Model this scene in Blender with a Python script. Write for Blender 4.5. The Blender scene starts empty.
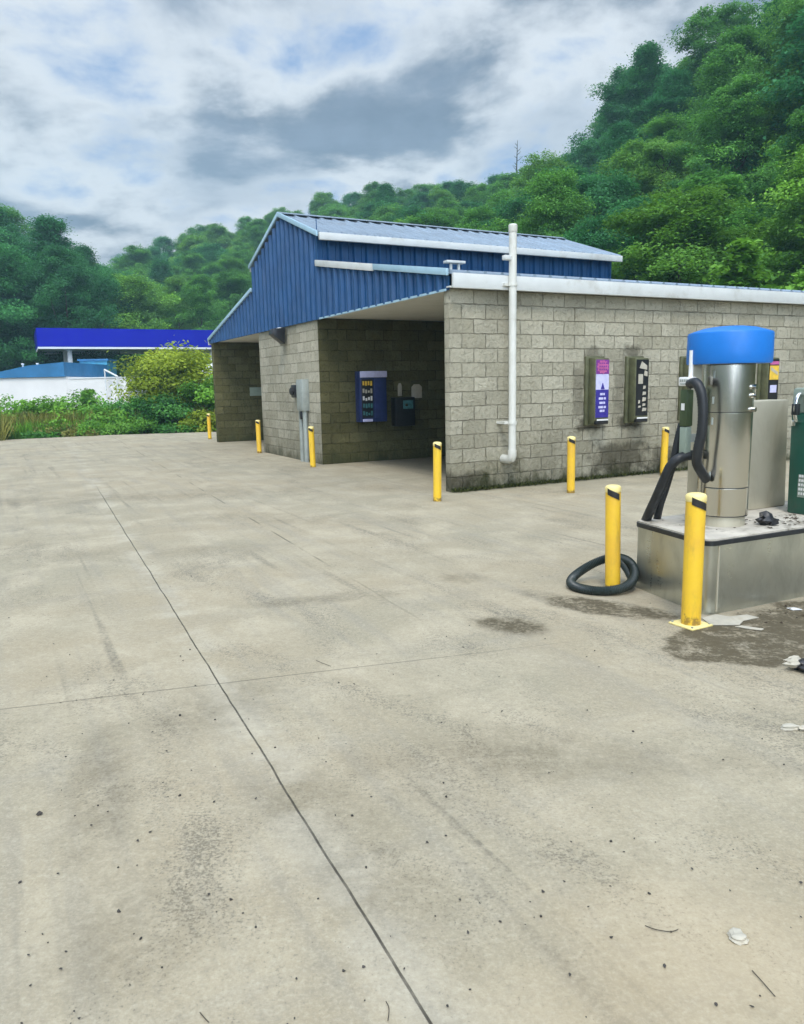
import bpy, bmesh, math, random
import numpy as np
from mathutils import Vector, Matrix

random.seed(7)
RNG = np.random.default_rng(11)
SC = bpy.context.scene
COL = SC.collection
PI = math.pi

# ------------------------------------------------------------------ frames
YAW = 0.484489                       # the car wash is turned this far from the camera's axes
AX, AY = 0.748925, 11.53992          # near corner of the car wash
CAMH = 1.62
ce, se = math.cos(YAW), math.sin(YAW)


def W(u, v, z=0.0):
    """building frame (u back along the side wall, v along the front, z up) -> world"""
    return Vector((AX + u * ce - v * se, AY + u * se + v * ce, z))


# ------------------------------------------------------------------ node helpers
class NT:
    def __init__(self, tree):
        self.t = tree
        self.n = tree.nodes
        self.l = tree.links

    def new(self, kind, **kw):
        nd = self.n.new(kind)
        for k, v in kw.items():
            setattr(nd, k, v)
        return nd

    def put(self, sock, v):
        if isinstance(v, bpy.types.NodeSocket):
            self.l.new(v, sock)
        elif v is not None:
            if hasattr(sock, 'default_value') and not isinstance(v, (int, float)) and len(v) == 3 and sock.type == 'RGBA':
                v = (*v, 1)
            sock.default_value = v

    def m(self, op, a, b=None, c=None, clamp=False):
        nd = self.new('ShaderNodeMath', operation=op, use_clamp=clamp)
        self.put(nd.inputs[0], a)
        if b is not None: self.put(nd.inputs[1], b)
        if c is not None: self.put(nd.inputs[2], c)
        return nd.outputs[0]

    def vm(self, op, a, b=None):
        nd = self.new('ShaderNodeVectorMath', operation=op)
        self.put(nd.inputs[0], a)
        if b is not None: self.put(nd.inputs[1], b)
        return nd.outputs[0]

    def mix(self, f, a, b, mode='MIX'):
        nd = self.new('ShaderNodeMix', data_type='RGBA', blend_type=mode, clamp_factor=True)
        self.put(nd.inputs[0], f); self.put(nd.inputs[6], a); self.put(nd.inputs[7], b)
        return nd.outputs[2]

    def noise(self, vec, scale, detail=4, rough=.55, dist=0.0, dim='3D'):
        nd = self.new('ShaderNodeTexNoise', noise_dimensions=dim)
        self.put(nd.inputs['Vector'], vec)
        nd.inputs['Scale'].default_value = scale
        nd.inputs['Detail'].default_value = detail
        nd.inputs['Roughness'].default_value = rough
        nd.inputs['Distortion'].default_value = dist
        return nd.outputs[0]

    def ss(self, x, lo, hi, a=0.0, b=1.0):
        if lo > hi: lo, hi, a, b = hi, lo, b, a
        nd = self.new('ShaderNodeMapRange', interpolation_type='SMOOTHSTEP')
        self.put(nd.inputs[0], x)
        nd.inputs[1].default_value = lo; nd.inputs[2].default_value = hi
        nd.inputs[3].default_value = a; nd.inputs[4].default_value = b
        return nd.outputs[0]

    def xyz(self, v):
        nd = self.new('ShaderNodeSeparateXYZ'); self.put(nd.inputs[0], v)
        return nd.outputs

    def comb(self, x, y, z=0.0):
        nd = self.new('ShaderNodeCombineXYZ')
        self.put(nd.inputs[0], x); self.put(nd.inputs[1], y); self.put(nd.inputs[2], z)
        return nd.outputs[0]

    def mapping(self, vec, scale=(1, 1, 1), rot=(0, 0, 0), loc=(0, 0, 0)):
        nd = self.new('ShaderNodeMapping')
        self.put(nd.inputs[0], vec)
        nd.inputs[1].default_value = loc; nd.inputs[2].default_value = rot; nd.inputs[3].default_value = scale
        return nd.outputs[0]

    def bump(self, h, strength, dist, normal=None):
        nd = self.new('ShaderNodeBump')
        self.put(nd.inputs['Height'], h)
        nd.inputs['Strength'].default_value = strength
        nd.inputs['Distance'].default_value = dist
        if normal is not None: self.put(nd.inputs['Normal'], normal)
        return nd.outputs[0]


def new_mat(name):
    m = bpy.data.materials.new(name)
    m.use_nodes = True
    t = NT(m.node_tree)
    b = m.node_tree.nodes['Principled BSDF']
    return m, t, b


def obco(t):
    return t.new('ShaderNodeTexCoord').outputs['Object']


def gpos(t):
    return t.new('ShaderNodeNewGeometry').outputs['Position']


def mat(name, col, rough=.5, metal=0.0, var=.12, vscale=6.0, bump=0.0, bscale=60.0, spec=.5, dirt=None, dirt_amt=.0, dscale=3.0):
    m, t, b = new_mat(name)
    p = obco(t)
    n = t.noise(p, vscale, 5, .6)
    lo = tuple(max(0, c * (1 - var)) for c in col); hi = tuple(min(1, c * (1 + var)) for c in col)
    c = t.mix(t.ss(n, .3, .7), lo, hi)
    if dirt is not None:
        d = t.noise(p, dscale, 7, .68)
        c = t.mix(t.m('MULTIPLY', t.ss(d, .5, .72), dirt_amt), c, dirt)
    t.put(b.inputs['Base Color'], c)
    r = t.noise(p, vscale * 3, 3, .5)
    t.put(b.inputs['Roughness'], t.ss(r, .25, .75, max(.03, rough - .08), min(1, rough + .1)))
    b.inputs['Metallic'].default_value = metal
    b.inputs['Specular IOR Level'].default_value = spec
    if bump:
        t.put(b.inputs['Normal'], t.bump(t.noise(p, bscale, 4, .6), bump, .01))
    return m


# ------------------------------------------------------------------ mesh helpers
class MB:
    def __init__(self):
        self.v = []; self.f = []

    def add(self, vs, fs):
        o = len(self.v)
        self.v += [tuple(x) for x in vs]
        self.f += [tuple(i + o for i in f) for f in fs]

    def box(self, x0, x1, y0, y1, z0, z1):
        self.add([(x0, y0, z0), (x1, y0, z0), (x1, y1, z0), (x0, y1, z0), (x0, y0, z1), (x1, y0, z1), (x1, y1, z1), (x0, y1, z1)],
                 [(0, 3, 2, 1), (4, 5, 6, 7), (0, 1, 5, 4), (1, 2, 6, 5), (2, 3, 7, 6), (3, 0, 4, 7)])
        return self

    def prism(self, poly, fn, d0, d1):
        """poly: list of 2d points; fn(a, b, d) -> xyz"""
        n = len(poly)
        vs = [fn(a, b, d0) for a, b in poly] + [fn(a, b, d1) for a, b in poly]
        fs = [tuple(range(n - 1, -1, -1)), tuple(range(n, 2 * n))]
        fs += [(i, (i + 1) % n, n + (i + 1) % n, n + i) for i in range(n)]
        self.add(vs, fs)
        return self

    def cyl(self, p0, p1, r0, r1=None, n=20):
        return self.tube([p0, p1], [r0, r0 if r1 is None else r1], n)

    def tube(self, pts, rad, n=12, cap=True, closed=False):
        P = [Vector(p) for p in pts]
        k = len(P)
        R = rad if isinstance(rad, (list, tuple)) else [rad] * k
        T = []
        for i in range(k):
            if closed:
                a, b = P[(i - 1) % k], P[(i + 1) % k]
            else:
                a, b = P[max(0, i - 1)], P[min(k - 1, i + 1)]
            T.append((b - a).normalized())
        ref = Vector((0, 0, 1)) if abs(T[0].z) < .9 else Vector((1, 0, 0))
        nrm = (ref - T[0] * ref.dot(T[0])).normalized()
        vs = []
        for i in range(k):
            nrm = (nrm - T[i] * nrm.dot(T[i])).normalized()
            bn = T[i].cross(nrm)
            for j in range(n):
                a = 2 * PI * j / n
                vs.append(P[i] + (nrm * math.cos(a) + bn * math.sin(a)) * R[i])
        fs = []
        for i in range(k if closed else k - 1):
            i2 = (i + 1) % k
            for j in range(n):
                j2 = (j + 1) % n
                fs.append((i * n + j, i * n + j2, i2 * n + j2, i2 * n + j))
        if cap and not closed:
            fs.append(tuple(range(n - 1, -1, -1)))
            fs.append(tuple((k - 1) * n + j for j in range(n)))
        self.add(vs, fs)
        return self

    def lathe(self, prof, c=(0, 0), n=32):
        """prof: (r, z) list from bottom to top"""
        vs = []; fs = []
        for r, z in prof:
            for j in range(n):
                a = 2 * PI * j / n
                vs.append((c[0] + r * math.cos(a), c[1] + r * math.sin(a), z))
        for i in range(len(prof) - 1):
            for j in range(n):
                j2 = (j + 1) % n
                fs.append((i * n + j, i * n + j2, (i + 1) * n + j2, (i + 1) * n + j))
        fs.append(tuple(range(n - 1, -1, -1)))
        fs.append(tuple((len(prof) - 1) * n + j for j in range(n)))
        self.add(vs, fs)
        return self

    def arc(self, c, r0, r1, a0, a1, z0, z1, n=14, slant=0.0):
        """part of a tube wall; slant raises z along the arc"""
        vs = []
        for i in range(n + 1):
            a = a0 + (a1 - a0) * i / n
            dz = slant * i / n
            for r in (r0, r1):
                for z in (z0, z1):
                    vs.append((c[0] + r * math.cos(a), c[1] + r * math.sin(a), z + dz))
        fs = []
        for i in range(n):
            o = i * 4; q = o + 4
            fs += [(o + 2, q + 2, q + 3, o + 3), (o, o + 1, q + 1, q), (o + 1, o + 3, q + 3, q + 1), (o, q, q + 2, o + 2)]
        fs += [(0, 2, 3, 1), (n * 4, n * 4 + 1, n * 4 + 3, n * 4 + 2)]
        self.add(vs, fs)
        return self

    def build(self, name, m, parent=None, bevel=0.0, smooth=False, seg=2, fix=True):
        me = bpy.data.meshes.new(name)
        me.from_pydata(self.v, [], self.f)
        if bevel or fix:
            bm = bmesh.new(); bm.from_mesh(me)
            if fix: bmesh.ops.recalc_face_normals(bm, faces=bm.faces)
            if bevel:
                es = [e for e in bm.edges if len(e.link_faces) == 2 and e.calc_face_angle(0) > .5]
                bmesh.ops.bevel(bm, geom=es, offset=bevel, segments=seg, affect='EDGES', profile=.5, clamp_overlap=True)
            bm.to_mesh(me); bm.free()
        if smooth or bevel:
            me.shade_smooth()
            me.set_sharp_from_angle(angle=math.radians(40))
        o = bpy.data.objects.new(name, me)
        COL.objects.link(o)
        if m is not None: me.materials.append(m)
        if parent is not None: o.parent = parent
        return o


def thing(name, label, cat, loc=(0, 0, 0), rz=0.0, group=None):
    o = bpy.data.objects.new(name, None)
    COL.objects.link(o)
    o.location = loc; o.rotation_euler = (0, 0, rz)
    o.empty_display_size = .2
    o['label'] = label; o['category'] = cat
    if group: o['group'] = group
    return o


def tag(o, label, cat, group=None):
    o['label'] = label; o['category'] = cat
    if group: o['group'] = group
    return o


def copy_tree(o, parent=None):
    c = o.copy(); COL.objects.link(c)
    if parent is not None: c.parent = parent
    for ch in list(o.children):
        copy_tree(ch, c)
    return c


def at(u, v, z=0.0):
    """world location for a building-frame point (things turned with the building)"""
    return tuple(W(u, v, z))


# ------------------------------------------------------------------ materials
def concrete_material():
    m, t, b = new_mat('forecourt_concrete')
    p = gpos(t)
    X, Y, Z = t.xyz(p)
    u = t.m('ADD', t.m('MULTIPLY', t.m('SUBTRACT', X, AX), ce), t.m('MULTIPLY', t.m('SUBTRACT', Y, AY), se))
    v = t.m('SUBTRACT', t.m('MULTIPLY', t.m('SUBTRACT', Y, AY), ce), t.m('MULTIPLY', t.m('SUBTRACT', X, AX), se))
    uv = t.comb(u, v)
    big = t.noise(p, .35, 4, .6)
    mid = t.noise(p, 1.6, 6, .62, .4)
    fine = t.noise(p, 22, 6, .7)
    grit = t.noise(p, 130, 4, .75)
    c = t.mix(t.ss(big, .35, .66), (.325, .272, .180), (.288, .256, .178))
    c = t.mix(t.ss(mid, .38, .72), c, (.40, .348, .245))
    # trowel and broom streaks across the slab, wear along the driving direction
    st1 = t.noise(t.mapping(uv, (5.5, .35, 1)), 1.0, 5, .65)
    c = t.mix(t.m('MULTIPLY', t.ss(st1, .46, .70), .42), c, (.235, .215, .17))
    st2 = t.noise(t.mapping(uv, (.45, 3.2, 1), loc=(3, 7, 0)), 1.0, 6, .66)
    c = t.mix(t.m('MULTIPLY', t.ss(st2, .5, .76), .34), c, (.25, .232, .19))
    # grime that shows as gathered grit, sharp-edged rather than soft
    bl = t.noise(t.mapping(uv, (1.1, .5, 1), loc=(1.3, 4.1, 0)), 1.25, 7, .7, .6)
    g1 = t.noise(p, 34, 8, .74)
    g2 = t.noise(t.mapping(p, loc=(3, 1, 0)), 85, 5, .7)
    thr = t.ss(bl, .36, .72, .17, -.02)
    k1 = t.m('SUBTRACT', g1, t.m('ADD', thr, .5))
    c = t.mix(t.m('MULTIPLY', t.ss(k1, -.02, .07), .5), c, (.135, .12, .088))
    k2 = t.m('SUBTRACT', g2, t.m('ADD', thr, .505))
    c = t.mix(t.m('MULTIPLY', t.ss(k2, 0, .05), .6), c, (.10, .09, .065))
    c = t.mix(t.m('MULTIPLY', t.ss(bl, .5, .72), .12), c, (.17, .155, .12))
    c = t.mix(t.m('MULTIPLY', t.ss(g1, .36, .50, 1, 0), .24), c, (.50, .46, .345))
    c = t.mix(t.m('MULTIPLY', t.ss(g1, .50, .64), .17), c, (.20, .18, .135))
    c = t.mix(t.m('MULTIPLY', t.ss(g2, .38, .50, 1, 0), .22), c, (.50, .465, .36))
    c = t.mix(t.m('MULTIPLY', t.ss(g2, .52, .64), .22), c, (.19, .17, .13))
    c = t.mix(t.m('MULTIPLY', t.ss(fine, .46, .74), .3), c, (.2, .185, .145))
    # tyre streaks running with the lanes
    ty = t.noise(t.mapping(uv, (7.5, .16, 1), loc=(8, 2, 0)), 1.0, 3, .55)
    tb = t.m('MULTIPLY', t.ss(ty, .56, .7), t.ss(t.noise(p, .55, 3, .6), .42, .62))
    c = t.mix(t.m('MULTIPLY', tb, t.m('ADD', .24, t.m('MULTIPLY', t.ss(g1, .4, .62), .5))), c, (.12, .11, .085))
    # small dark specks
    vo = t.new('ShaderNodeTexVoronoi'); t.put(vo.inputs['Vector'], p); vo.inputs['Scale'].default_value = 22
    dm = t.ss(t.noise(p, .9, 3, .6), .46, .62)
    spk = t.m('MULTIPLY', t.ss(vo.outputs['Distance'], .03, .075, 1, 0), dm)
    c = t.mix(t.m('MULTIPLY', spk, .75), c, (.05, .045, .035))
    # warm rusty wash in one corner
    def blob(x, y, rx, ry, ang, soft=.5, wob=.8, ns=2.2):
        dx = t.m('SUBTRACT', X, x); dy = t.m('SUBTRACT', Y, y)
        ca, sa = math.cos(ang), math.sin(ang)
        a = t.m('DIVIDE', t.m('ADD', t.m('MULTIPLY', dx, ca), t.m('MULTIPLY', dy, sa)), rx)
        bb = t.m('DIVIDE', t.m('SUBTRACT', t.m('MULTIPLY', dy, ca), t.m('MULTIPLY', dx, sa)), ry)
        r = t.m('SQRT', t.m('ADD', t.m('MULTIPLY', a, a), t.m('MULTIPLY', bb, bb)))
        r = t.m('ADD', r, t.m('MULTIPLY', t.m('SUBTRACT', t.noise(p, ns, 6, .7), .5), wob * 2))
        return t.ss(r, 1 - soft, 1 + soft * .6, 1, 0)
    c = t.mix(t.m('MULTIPLY', blob(.85, 1.9, .6, .4, .3, .9), .3), c, (.40, .30, .17))
    # oil spot, damp dirt round the vacuum island, scuffs
    grain = t.m('ADD', t.m('MULTIPLY', t.ss(t.noise(p, 30, 8, .74), .40, .6), .35), t.m('MULTIPLY', t.ss(t.noise(p, 6, 8, .7), .32, .6), .55))
    for (x, y, rx, ry, an, st, wob, ns, soft) in (
            (.72, 5.0, .27, .17, -.5, 1.5, .6, 3.5, .5), (.50, 6.3, .22, .16, .2, .55, .6, 3.5, .6),
            (1.45, 5.36, .52, .19, -.55, 1.5, .75, 2.6, .3), (1.05, 5.75, .2, .12, -.5, .6, .5, 3, .5),
            (2.4, 4.66, .85, .42, .3, 1.7, .42, 2.0, .10), (3.3, 4.95, 1.0, .62, .2, 1.6, .4, 2.2, .12),
            (-1.0, 3.75, .42, .30, .9, .42, .8, 2, .6), (-.6, 5.75, .75, .13, .25, .5, .7, 2, .6),
            (-1.25, 2.9, .14, .65, .35, .5, .7, 2.6, .6), (-.25, 2.55, .2, .75, .55, .42, .8, 2.4, .7),
            (-.85, 2.1, .28, .3, .2, .4, .8, 3, .6), (.15, 3.1, .6, .35, .5, .3, .9, 2, .6),
            (.9, 3.1, .8, .18, -.1, .33, .9, 2.2, .6), (-2.4, 7.6, 1.6, .3, .1, .3, .8, 1.5, .7),
            (-1.6, 9.5, 1.7, .35, -.2, .32, .8, 1.3, .7), (-4.2, 11.8, 3.0, .6, .2, .35, .8, 1., .7)):
        k = blob(x, y, rx, ry, an, soft, wob, ns)
        c = t.mix(t.m('MULTIPLY', t.m('MULTIPLY', k, grain), st, clamp=True), c, (.088, .072, .042))
    # moss-green tint near the side wall foot
    foot = t.m('MULTIPLY', t.m('MULTIPLY', t.ss(v, -.28, -.02, 0, 1), t.ss(v, .1, .2, 1, 0)), t.m('MULTIPLY', t.ss(u, -.2, .1), t.ss(t.noise(p, 4, 5, .7), .3, .55)))
    c = t.mix(t.m('MULTIPLY', foot, .8), c, (.05, .055, .025))
    bay = t.m('MULTIPLY', t.ss(u, .2, 2.2), t.m('MULTIPLY', t.ss(v, .05, .25), t.ss(v, 13.4, 13.55, 1, 0)))  # shade inside the bays, painted into the floor colour
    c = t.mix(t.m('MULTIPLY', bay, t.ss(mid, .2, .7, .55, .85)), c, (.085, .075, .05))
    # saw-cut joints
    def line(coord, off, w, wob=.012):
        d = t.m('ABSOLUTE', t.m('ADD', t.m('SUBTRACT', coord, off), t.m('MULTIPLY', t.m('SUBTRACT', t.noise(p, 1.4, 3, .6), .5), wob * 2)))
        return t.ss(d, w * .5, w, 1, 0)
    uc = t.m('SUBTRACT', u, t.m('MULTIPLY', v, .049))
    wn = t.ss(t.noise(p, 9, 4, .6), .2, .6, .55, 1.0)
    j1 = t.m('MULTIPLY', t.m('MULTIPLY', line(uc, -4.78, .0055), wn), t.ss(v, 5.5, 2.0))
    vc = t.m('ADD', v, t.m('MULTIPLY', u, .22))
    j2 = t.m('MULTIPLY', t.m('MULTIPLY', line(vc, -6.90, .007), .5), t.ss(u, -2.6, -4.2, .12, 1.0))
    j3 = t.m('MULTIPLY', t.m('MULTIPLY', line(uc, -3.27, .012), t.ss(v, -6.5, -3.0)), t.ss(t.noise(p, 1.2, 3, .6), .42, .6))
    j4 = t.m('MULTIPLY', line(v, -.9, .012), .25)
    j = t.m('MAXIMUM', t.m('MAXIMUM', j1, j2), t.m('MAXIMUM', t.m('MULTIPLY', j3, .6), j4))
    halo = t.m('MULTIPLY', t.ss(t.m('ABSOLUTE', t.m('SUBTRACT', uc, -4.78)), .02, .2, 1, 0), t.ss(mid, .4, .6))
    c = t.mix(t.m('MULTIPLY', halo, .2), c, (.5, .47, .39))
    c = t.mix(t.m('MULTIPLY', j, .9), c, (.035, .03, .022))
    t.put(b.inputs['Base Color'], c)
    t.put(b.inputs['Roughness'], t.ss(fine, .3, .7, .72, .95))
    b.inputs['Specular IOR Level'].default_value = .3
    h = t.m('SUBTRACT', t.m('ADD', t.m('MULTIPLY', fine, .35), t.m('MULTIPLY', grit, .25)), t.m('MULTIPLY', j, 1.4))
    t.put(b.inputs['Normal'], t.bump(h, .55, .008))
    return m


def block_material(name, c1, c2, mortar_c, algae=.9, bumpy=1.0, rust=()):
    """split-face concrete blocks in running bond; works on faces of either direction"""
    m, t, b = new_mat(name)
    tc = t.new('ShaderNodeTexCoord')
    p = tc.outputs['Object']
    nx, ny, nz = t.xyz(tc.outputs['Normal'])
    X, Y, Z = t.xyz(p)
    side = t.m('GREATER_THAN', t.m('ABSOLUTE', nx), .6)
    a = t.m('ADD', t.m('MULTIPLY', side, Y), t.m('MULTIPLY', t.m('SUBTRACT', 1, side), X))
    wob = t.noise(p, 9, 5, .7)
    wob2 = t.noise(t.mapping(p, loc=(4, 9, 2)), 9, 5, .7)
    a2 = t.m('ADD', a, t.m('MULTIPLY', t.m('SUBTRACT', wob, .5), .055))
    z2 = t.m('ADD', Z, t.m('MULTIPLY', t.m('SUBTRACT', wob2, .5), .05))
    br = t.new('ShaderNodeTexBrick', offset=.5)
    t.put(br.inputs['Vector'], t.comb(a2, z2))
    br.inputs['Color1'].default_value = (0, 0, 0, 1); br.inputs['Color2'].default_value = (1, 1, 1, 1)
    br.inputs['Mortar'].default_value = (.5, .5, .5, 1)
    br.inputs['Scale'].default_value = 1
    br.inputs['Mortar Size'].default_value = .009
    br.inputs['Mortar Smooth'].default_value = .8
    br.inputs['Brick Width'].default_value = .428
    br.inputs['Row Height'].default_value = .2140
    mo = br.outputs['Fac']
    cell = br.outputs['Color']
    big = t.noise(p, .9, 5, .6)
    c = t.mix(t.m('MULTIPLY', cell, 1.0), c1, c2)
    c = t.mix(t.m('MULTIPLY', t.ss(big, .42, .7), .5), c, tuple(x * .66 for x in c1))
    face = t.noise(p, 13, 8, .74, .6)
    c = t.mix(t.m('MULTIPLY', t.ss(face, .5, .70), .62), c, tuple(x * .42 for x in c1))
    c = t.mix(t.m('MULTIPLY', t.ss(face, .26, .42, 1, 0), .4), c, tuple(min(1, x * 1.35) for x in c2))
    gr = t.noise(p, 90, 3, .7)
    c = t.mix(t.m('MULTIPLY', t.ss(gr, .52, .75), .35), c, tuple(x * .4 for x in c1))
    # some joints are open and dark, others are washed over
    jd = t.ss(t.noise(p, 2.3, 6, .7), .36, .64, .02, .85)
    c = t.mix(t.m('MULTIPLY', mo, jd), c, mortar_c)
    # algae creeping up from the foot, and a tide line under the roof
    an = t.noise(t.mapping(p, (1, 1, .55)), 2.6, 7, .7)
    al = t.m('ADD', t.m('MULTIPLY', t.m('SUBTRACT', .34, Z), 1.9), t.m('MULTIPLY', t.m('SUBTRACT', an, .5), 2.6))
    c = t.mix(t.m('MULTIPLY', t.ss(al, .12, .75), algae), c, (.042, .048, .018))
    al2 = t.m('ADD', t.m('SUBTRACT', .9, Z), t.m('MULTIPLY', t.m('SUBTRACT', an, .5), 3.2))
    c = t.mix(t.m('MULTIPLY', t.ss(al2, .1, .9), .25 * algae), c, (.14, .135, .055))
    for (ux, z0, z1, wd, st) in rust:
        dx = t.m('DIVIDE', t.m('ABSOLUTE', t.m('SUBTRACT', a, ux)), wd)
        zz = t.m('DIVIDE', t.m('ABSOLUTE', t.m('SUBTRACT', Z, (z0 + z1) / 2)), (z1 - z0) / 2)
        r = t.m('ADD', t.m('MAXIMUM', dx, zz), t.m('MULTIPLY', t.m('SUBTRACT', t.noise(p, 5, 6, .7), .5), 1.8))
        c = t.mix(t.m('MULTIPLY', t.ss(r, .45, 1.1, 1, 0), st), c, (.05, .042, .022))
    t.put(b.inputs['Base Color'], c)
    b.inputs['Roughness'].default_value = .92
    b.inputs['Specular IOR Level'].default_value = .2
    h = t.m('SUBTRACT', t.m('ADD', t.m('MULTIPLY', face, .9 * bumpy), t.m('ADD', t.m('MULTIPLY', cell, .25 * bumpy), t.m('MULTIPLY', gr, .12))), t.m('MULTIPLY', mo, 1.1))
    t.put(b.inputs['Normal'], t.bump(h, 1.0, .045))
    return m


def leaf_material(name, lo, hi, odd, trans=.40):
    m, t, b = new_mat(name)
    at_ = t.new('ShaderNodeAttribute', attribute_name='tint')
    f = at_.outputs['Fac']
    rnd = t.new('ShaderNodeObjectInfo').outputs['Random']
    c = t.mix(t.ss(f, .05, .95), tuple(x * .72 for x in lo), tuple(x * 1.12 for x in hi))
    c = t.mix(t.m('MULTIPLY', t.ss(rnd, .45, 1.0), .55), c, odd)
    c = t.mix(t.m('MULTIPLY', t.ss(rnd, .0, .35, 1, 0), .5), c, tuple(x * .62 for x in lo))
    t.put(b.inputs['Base Color'], c)
    b.inputs['Roughness'].default_value = .5
    b.inputs['Specular IOR Level'].default_value = .18
    tr = t.new('ShaderNodeBsdfTranslucent')
    t.put(tr.inputs[0], t.mix(.5, c, hi))
    mx = t.new('ShaderNodeMixShader')
    mx.inputs[0].default_value = trans
    t.l.new(b.outputs[0], mx.inputs[1]); t.l.new(tr.outputs[0], mx.inputs[2])
    t.l.new(mx.outputs[0], m.node_tree.nodes['Material Output'].inputs[0])
    return m


def steel_material(name, col=(.62, .6, .54), rough=.24, smear=(.3, .28, .2), horiz=True, bmp=.25, metal=.92):
    m, t, b = new_mat(name)
    p = obco(t)
    br = t.noise(t.mapping(p, (2, 2, 120) if horiz else (120, 120, 2)), 3, 3, .6)
    sm = t.noise(t.mapping(p, (2.2, 2.2, 1.0)), 1.6, 6, .65, .5)
    c = t.mix(t.m('MULTIPLY', t.ss(sm, .45, .72), .55), col, smear)
    t.put(b.inputs['Base Color'], c)
    b.inputs['Metallic'].default_value = metal
    if horiz:
        tg = t.new('ShaderNodeTangent', direction_type='RADIAL', axis='Z')
        t.l.new(tg.outputs[0], b.inputs['Tangent'])
        b.inputs['Anisotropic'].default_value = .75
    r = t.m('ADD', t.m('MULTIPLY', br, .10), t.m('MULTIPLY', t.ss(sm, .35, .75), .22 if bmp else .06))
    t.put(b.inputs['Roughness'], t.m('ADD', r, rough - .08))
    if bmp: t.put(b.inputs['Normal'], t.bump(t.m('ADD', t.noise(p, 3.2, 3, .5), t.m('MULTIPLY', br, .02)), bmp, .02))
    return m


M = {}
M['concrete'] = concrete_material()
M['block'] = block_material('split_face_block', (.43, .40, .295), (.58, .545, .42), (.17, .155, .11), .95, 1.7,
                            rust=((2.72, .78, 1.05, .34, .75), (3.6, .78, 1.05, .36, .75), (2.74, 1.95, 2.2, .2, .5), (3.62, 1.98, 2.22, .22, .55),
                                  (2.45, .9, 2.0, .13, .4), (3.33, .9, 2.0, .13, .4), (3.4, .05, .62, .75, .72), (4.6, .05, .5, .6, .6),
                                  (.1, .0, .3, .5, .7), (1.15, .3, .55, .12, .4)))
M['block_pier'] = block_material('split_face_block_pier', (.43, .40, .295), (.60, .565, .44), (.16, .15, .105), .6, 2.3)
M['block_inner_shaded'] = block_material('bay_block_shaded', (.105, .098, .038), (.18, .165, .075), (.010, .010, .005), .9, 2.2)  # mildew tint, darkened well below the outer block to hold bay shade
M['block_back_shaded'] = block_material('bay_back_block_shaded', (.028, .03, .018), (.04, .042, .025), (.012, .012, .008), .8, 1.2)  # near-black: the shade at the bay's back is put into the colour
M['siding'] = mat('blue_siding', (.003, .060, .175), .42, .1, .12, 1.2, dirt=(.05, .1, .2), dirt_amt=.3, dscale=2)
M['roof'] = mat('galvalume_roof', (.27, .34, .41), .38, .55, .1, 1.5, dirt=(.25, .27, .28), dirt_amt=.4, dscale=1.4)
M['white_trim'] = mat('white_trim', (.60, .62, .60), .45, 0, .05, 2, dirt=(.35, .33, .26), dirt_amt=.4, dscale=2.5)
M['blue_trim'] = mat('pale_blue_trim', (.38, .56, .66), .4, .2, .08, 2)
M['soffit'] = mat('soffit_white', (.78, .77, .70), .6, 0, .05, .8, dirt=(.5, .48, .38), dirt_amt=.3, dscale=1.2)
M['pvc'] = mat('white_pipe', (.66, .66, .60), .4, 0, .05, 3, dirt=(.4, .38, .3), dirt_amt=.35, dscale=5)
def yellow_material():
    m, t, b = new_mat('bollard_yellow')
    p = obco(t)
    rnd = t.new('ShaderNodeObjectInfo').outputs['Random']
    q = t.vm('ADD', p, t.comb(t.m('MULTIPLY', rnd, 37.0), t.m('MULTIPLY', rnd, 19.0), t.m('MULTIPLY', rnd, 11.0)))
    z = t.xyz(p)[2]
    c = t.mix(t.ss(t.noise(q, 3, 5, .65), .35, .7), (.84, .54, .03), (.76, .45, .04))
    c = t.mix(t.m('MULTIPLY', t.ss(t.noise(t.mapping(q, (1, 1, .25)), 16, 6, .7), .5, .75), .45), c, (.36, .25, .06))
    low = t.m('ADD', t.ss(z, .0, .12, .40, .0), t.m('SUBTRACT', t.noise(q, 14, 7, .72), .5))
    c = t.mix(t.m('MULTIPLY', t.ss(low, .22, .38), .8), c, (.16, .10, .035))
    chip = t.ss(t.noise(q, 22, 5, .75), .68, .71)
    c = t.mix(t.m('MULTIPLY', chip, .9), c, (.10, .05, .025))
    t.put(b.inputs['Base Color'], c)
    b.inputs['Roughness'].default_value = .42
    t.put(b.inputs['Normal'], t.bump(t.m('SUBTRACT', t.m('MULTIPLY', t.noise(q, 6, 4, .6), .5), t.m('MULTIPLY', chip, .3)), .25, .01))
    return m


M['yellow'] = yellow_material()
M['yellow_pale'] = mat('bollard_cap_yellow', (.85, .70, .28), .45, 0, .08, 8, dirt=(.35, .3, .15), dirt_amt=.5, dscale=12)
M['tape'] = mat('black_tape', (.015, .014, .014), .5, 0, .2, 20)
M['steel'] = steel_material('stainless_canister', (.62, .60, .53), .2, (.54, .50, .41), True, 0, 1.0)
M['steel_plinth'] = steel_material('stainless_plinth', (.56, .57, .50), .30, (.30, .29, .22), True)
M['steel_warm'] = steel_material('stainless_cabinet', (.58, .54, .42), .45, (.42, .38, .27), False, .12, .55)
M['cap_blue'] = mat('dome_blue', (.003, .165, .58), .42, 0, .08, 3, bump=.08, bscale=6)
M['rubber'] = mat('black_rubber', (.014, .016, .018), .45, 0, .25, 12, bump=.1)
M['hose_green'] = mat('dark_green_hose', (.016, .026, .024), .42, 0, .25, 12, dirt=(.06, .06, .04), dirt_amt=.4, dscale=10)
M['green_box'] = mat('olive_box', (.05, .08, .03), .45, 0, .15, 6)
M['green_dark'] = mat('green_cabinet', (.010, .085, .055), .38, 0, .12, 4, dirt=(.05, .07, .05), dirt_amt=.4, dscale=6)
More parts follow.
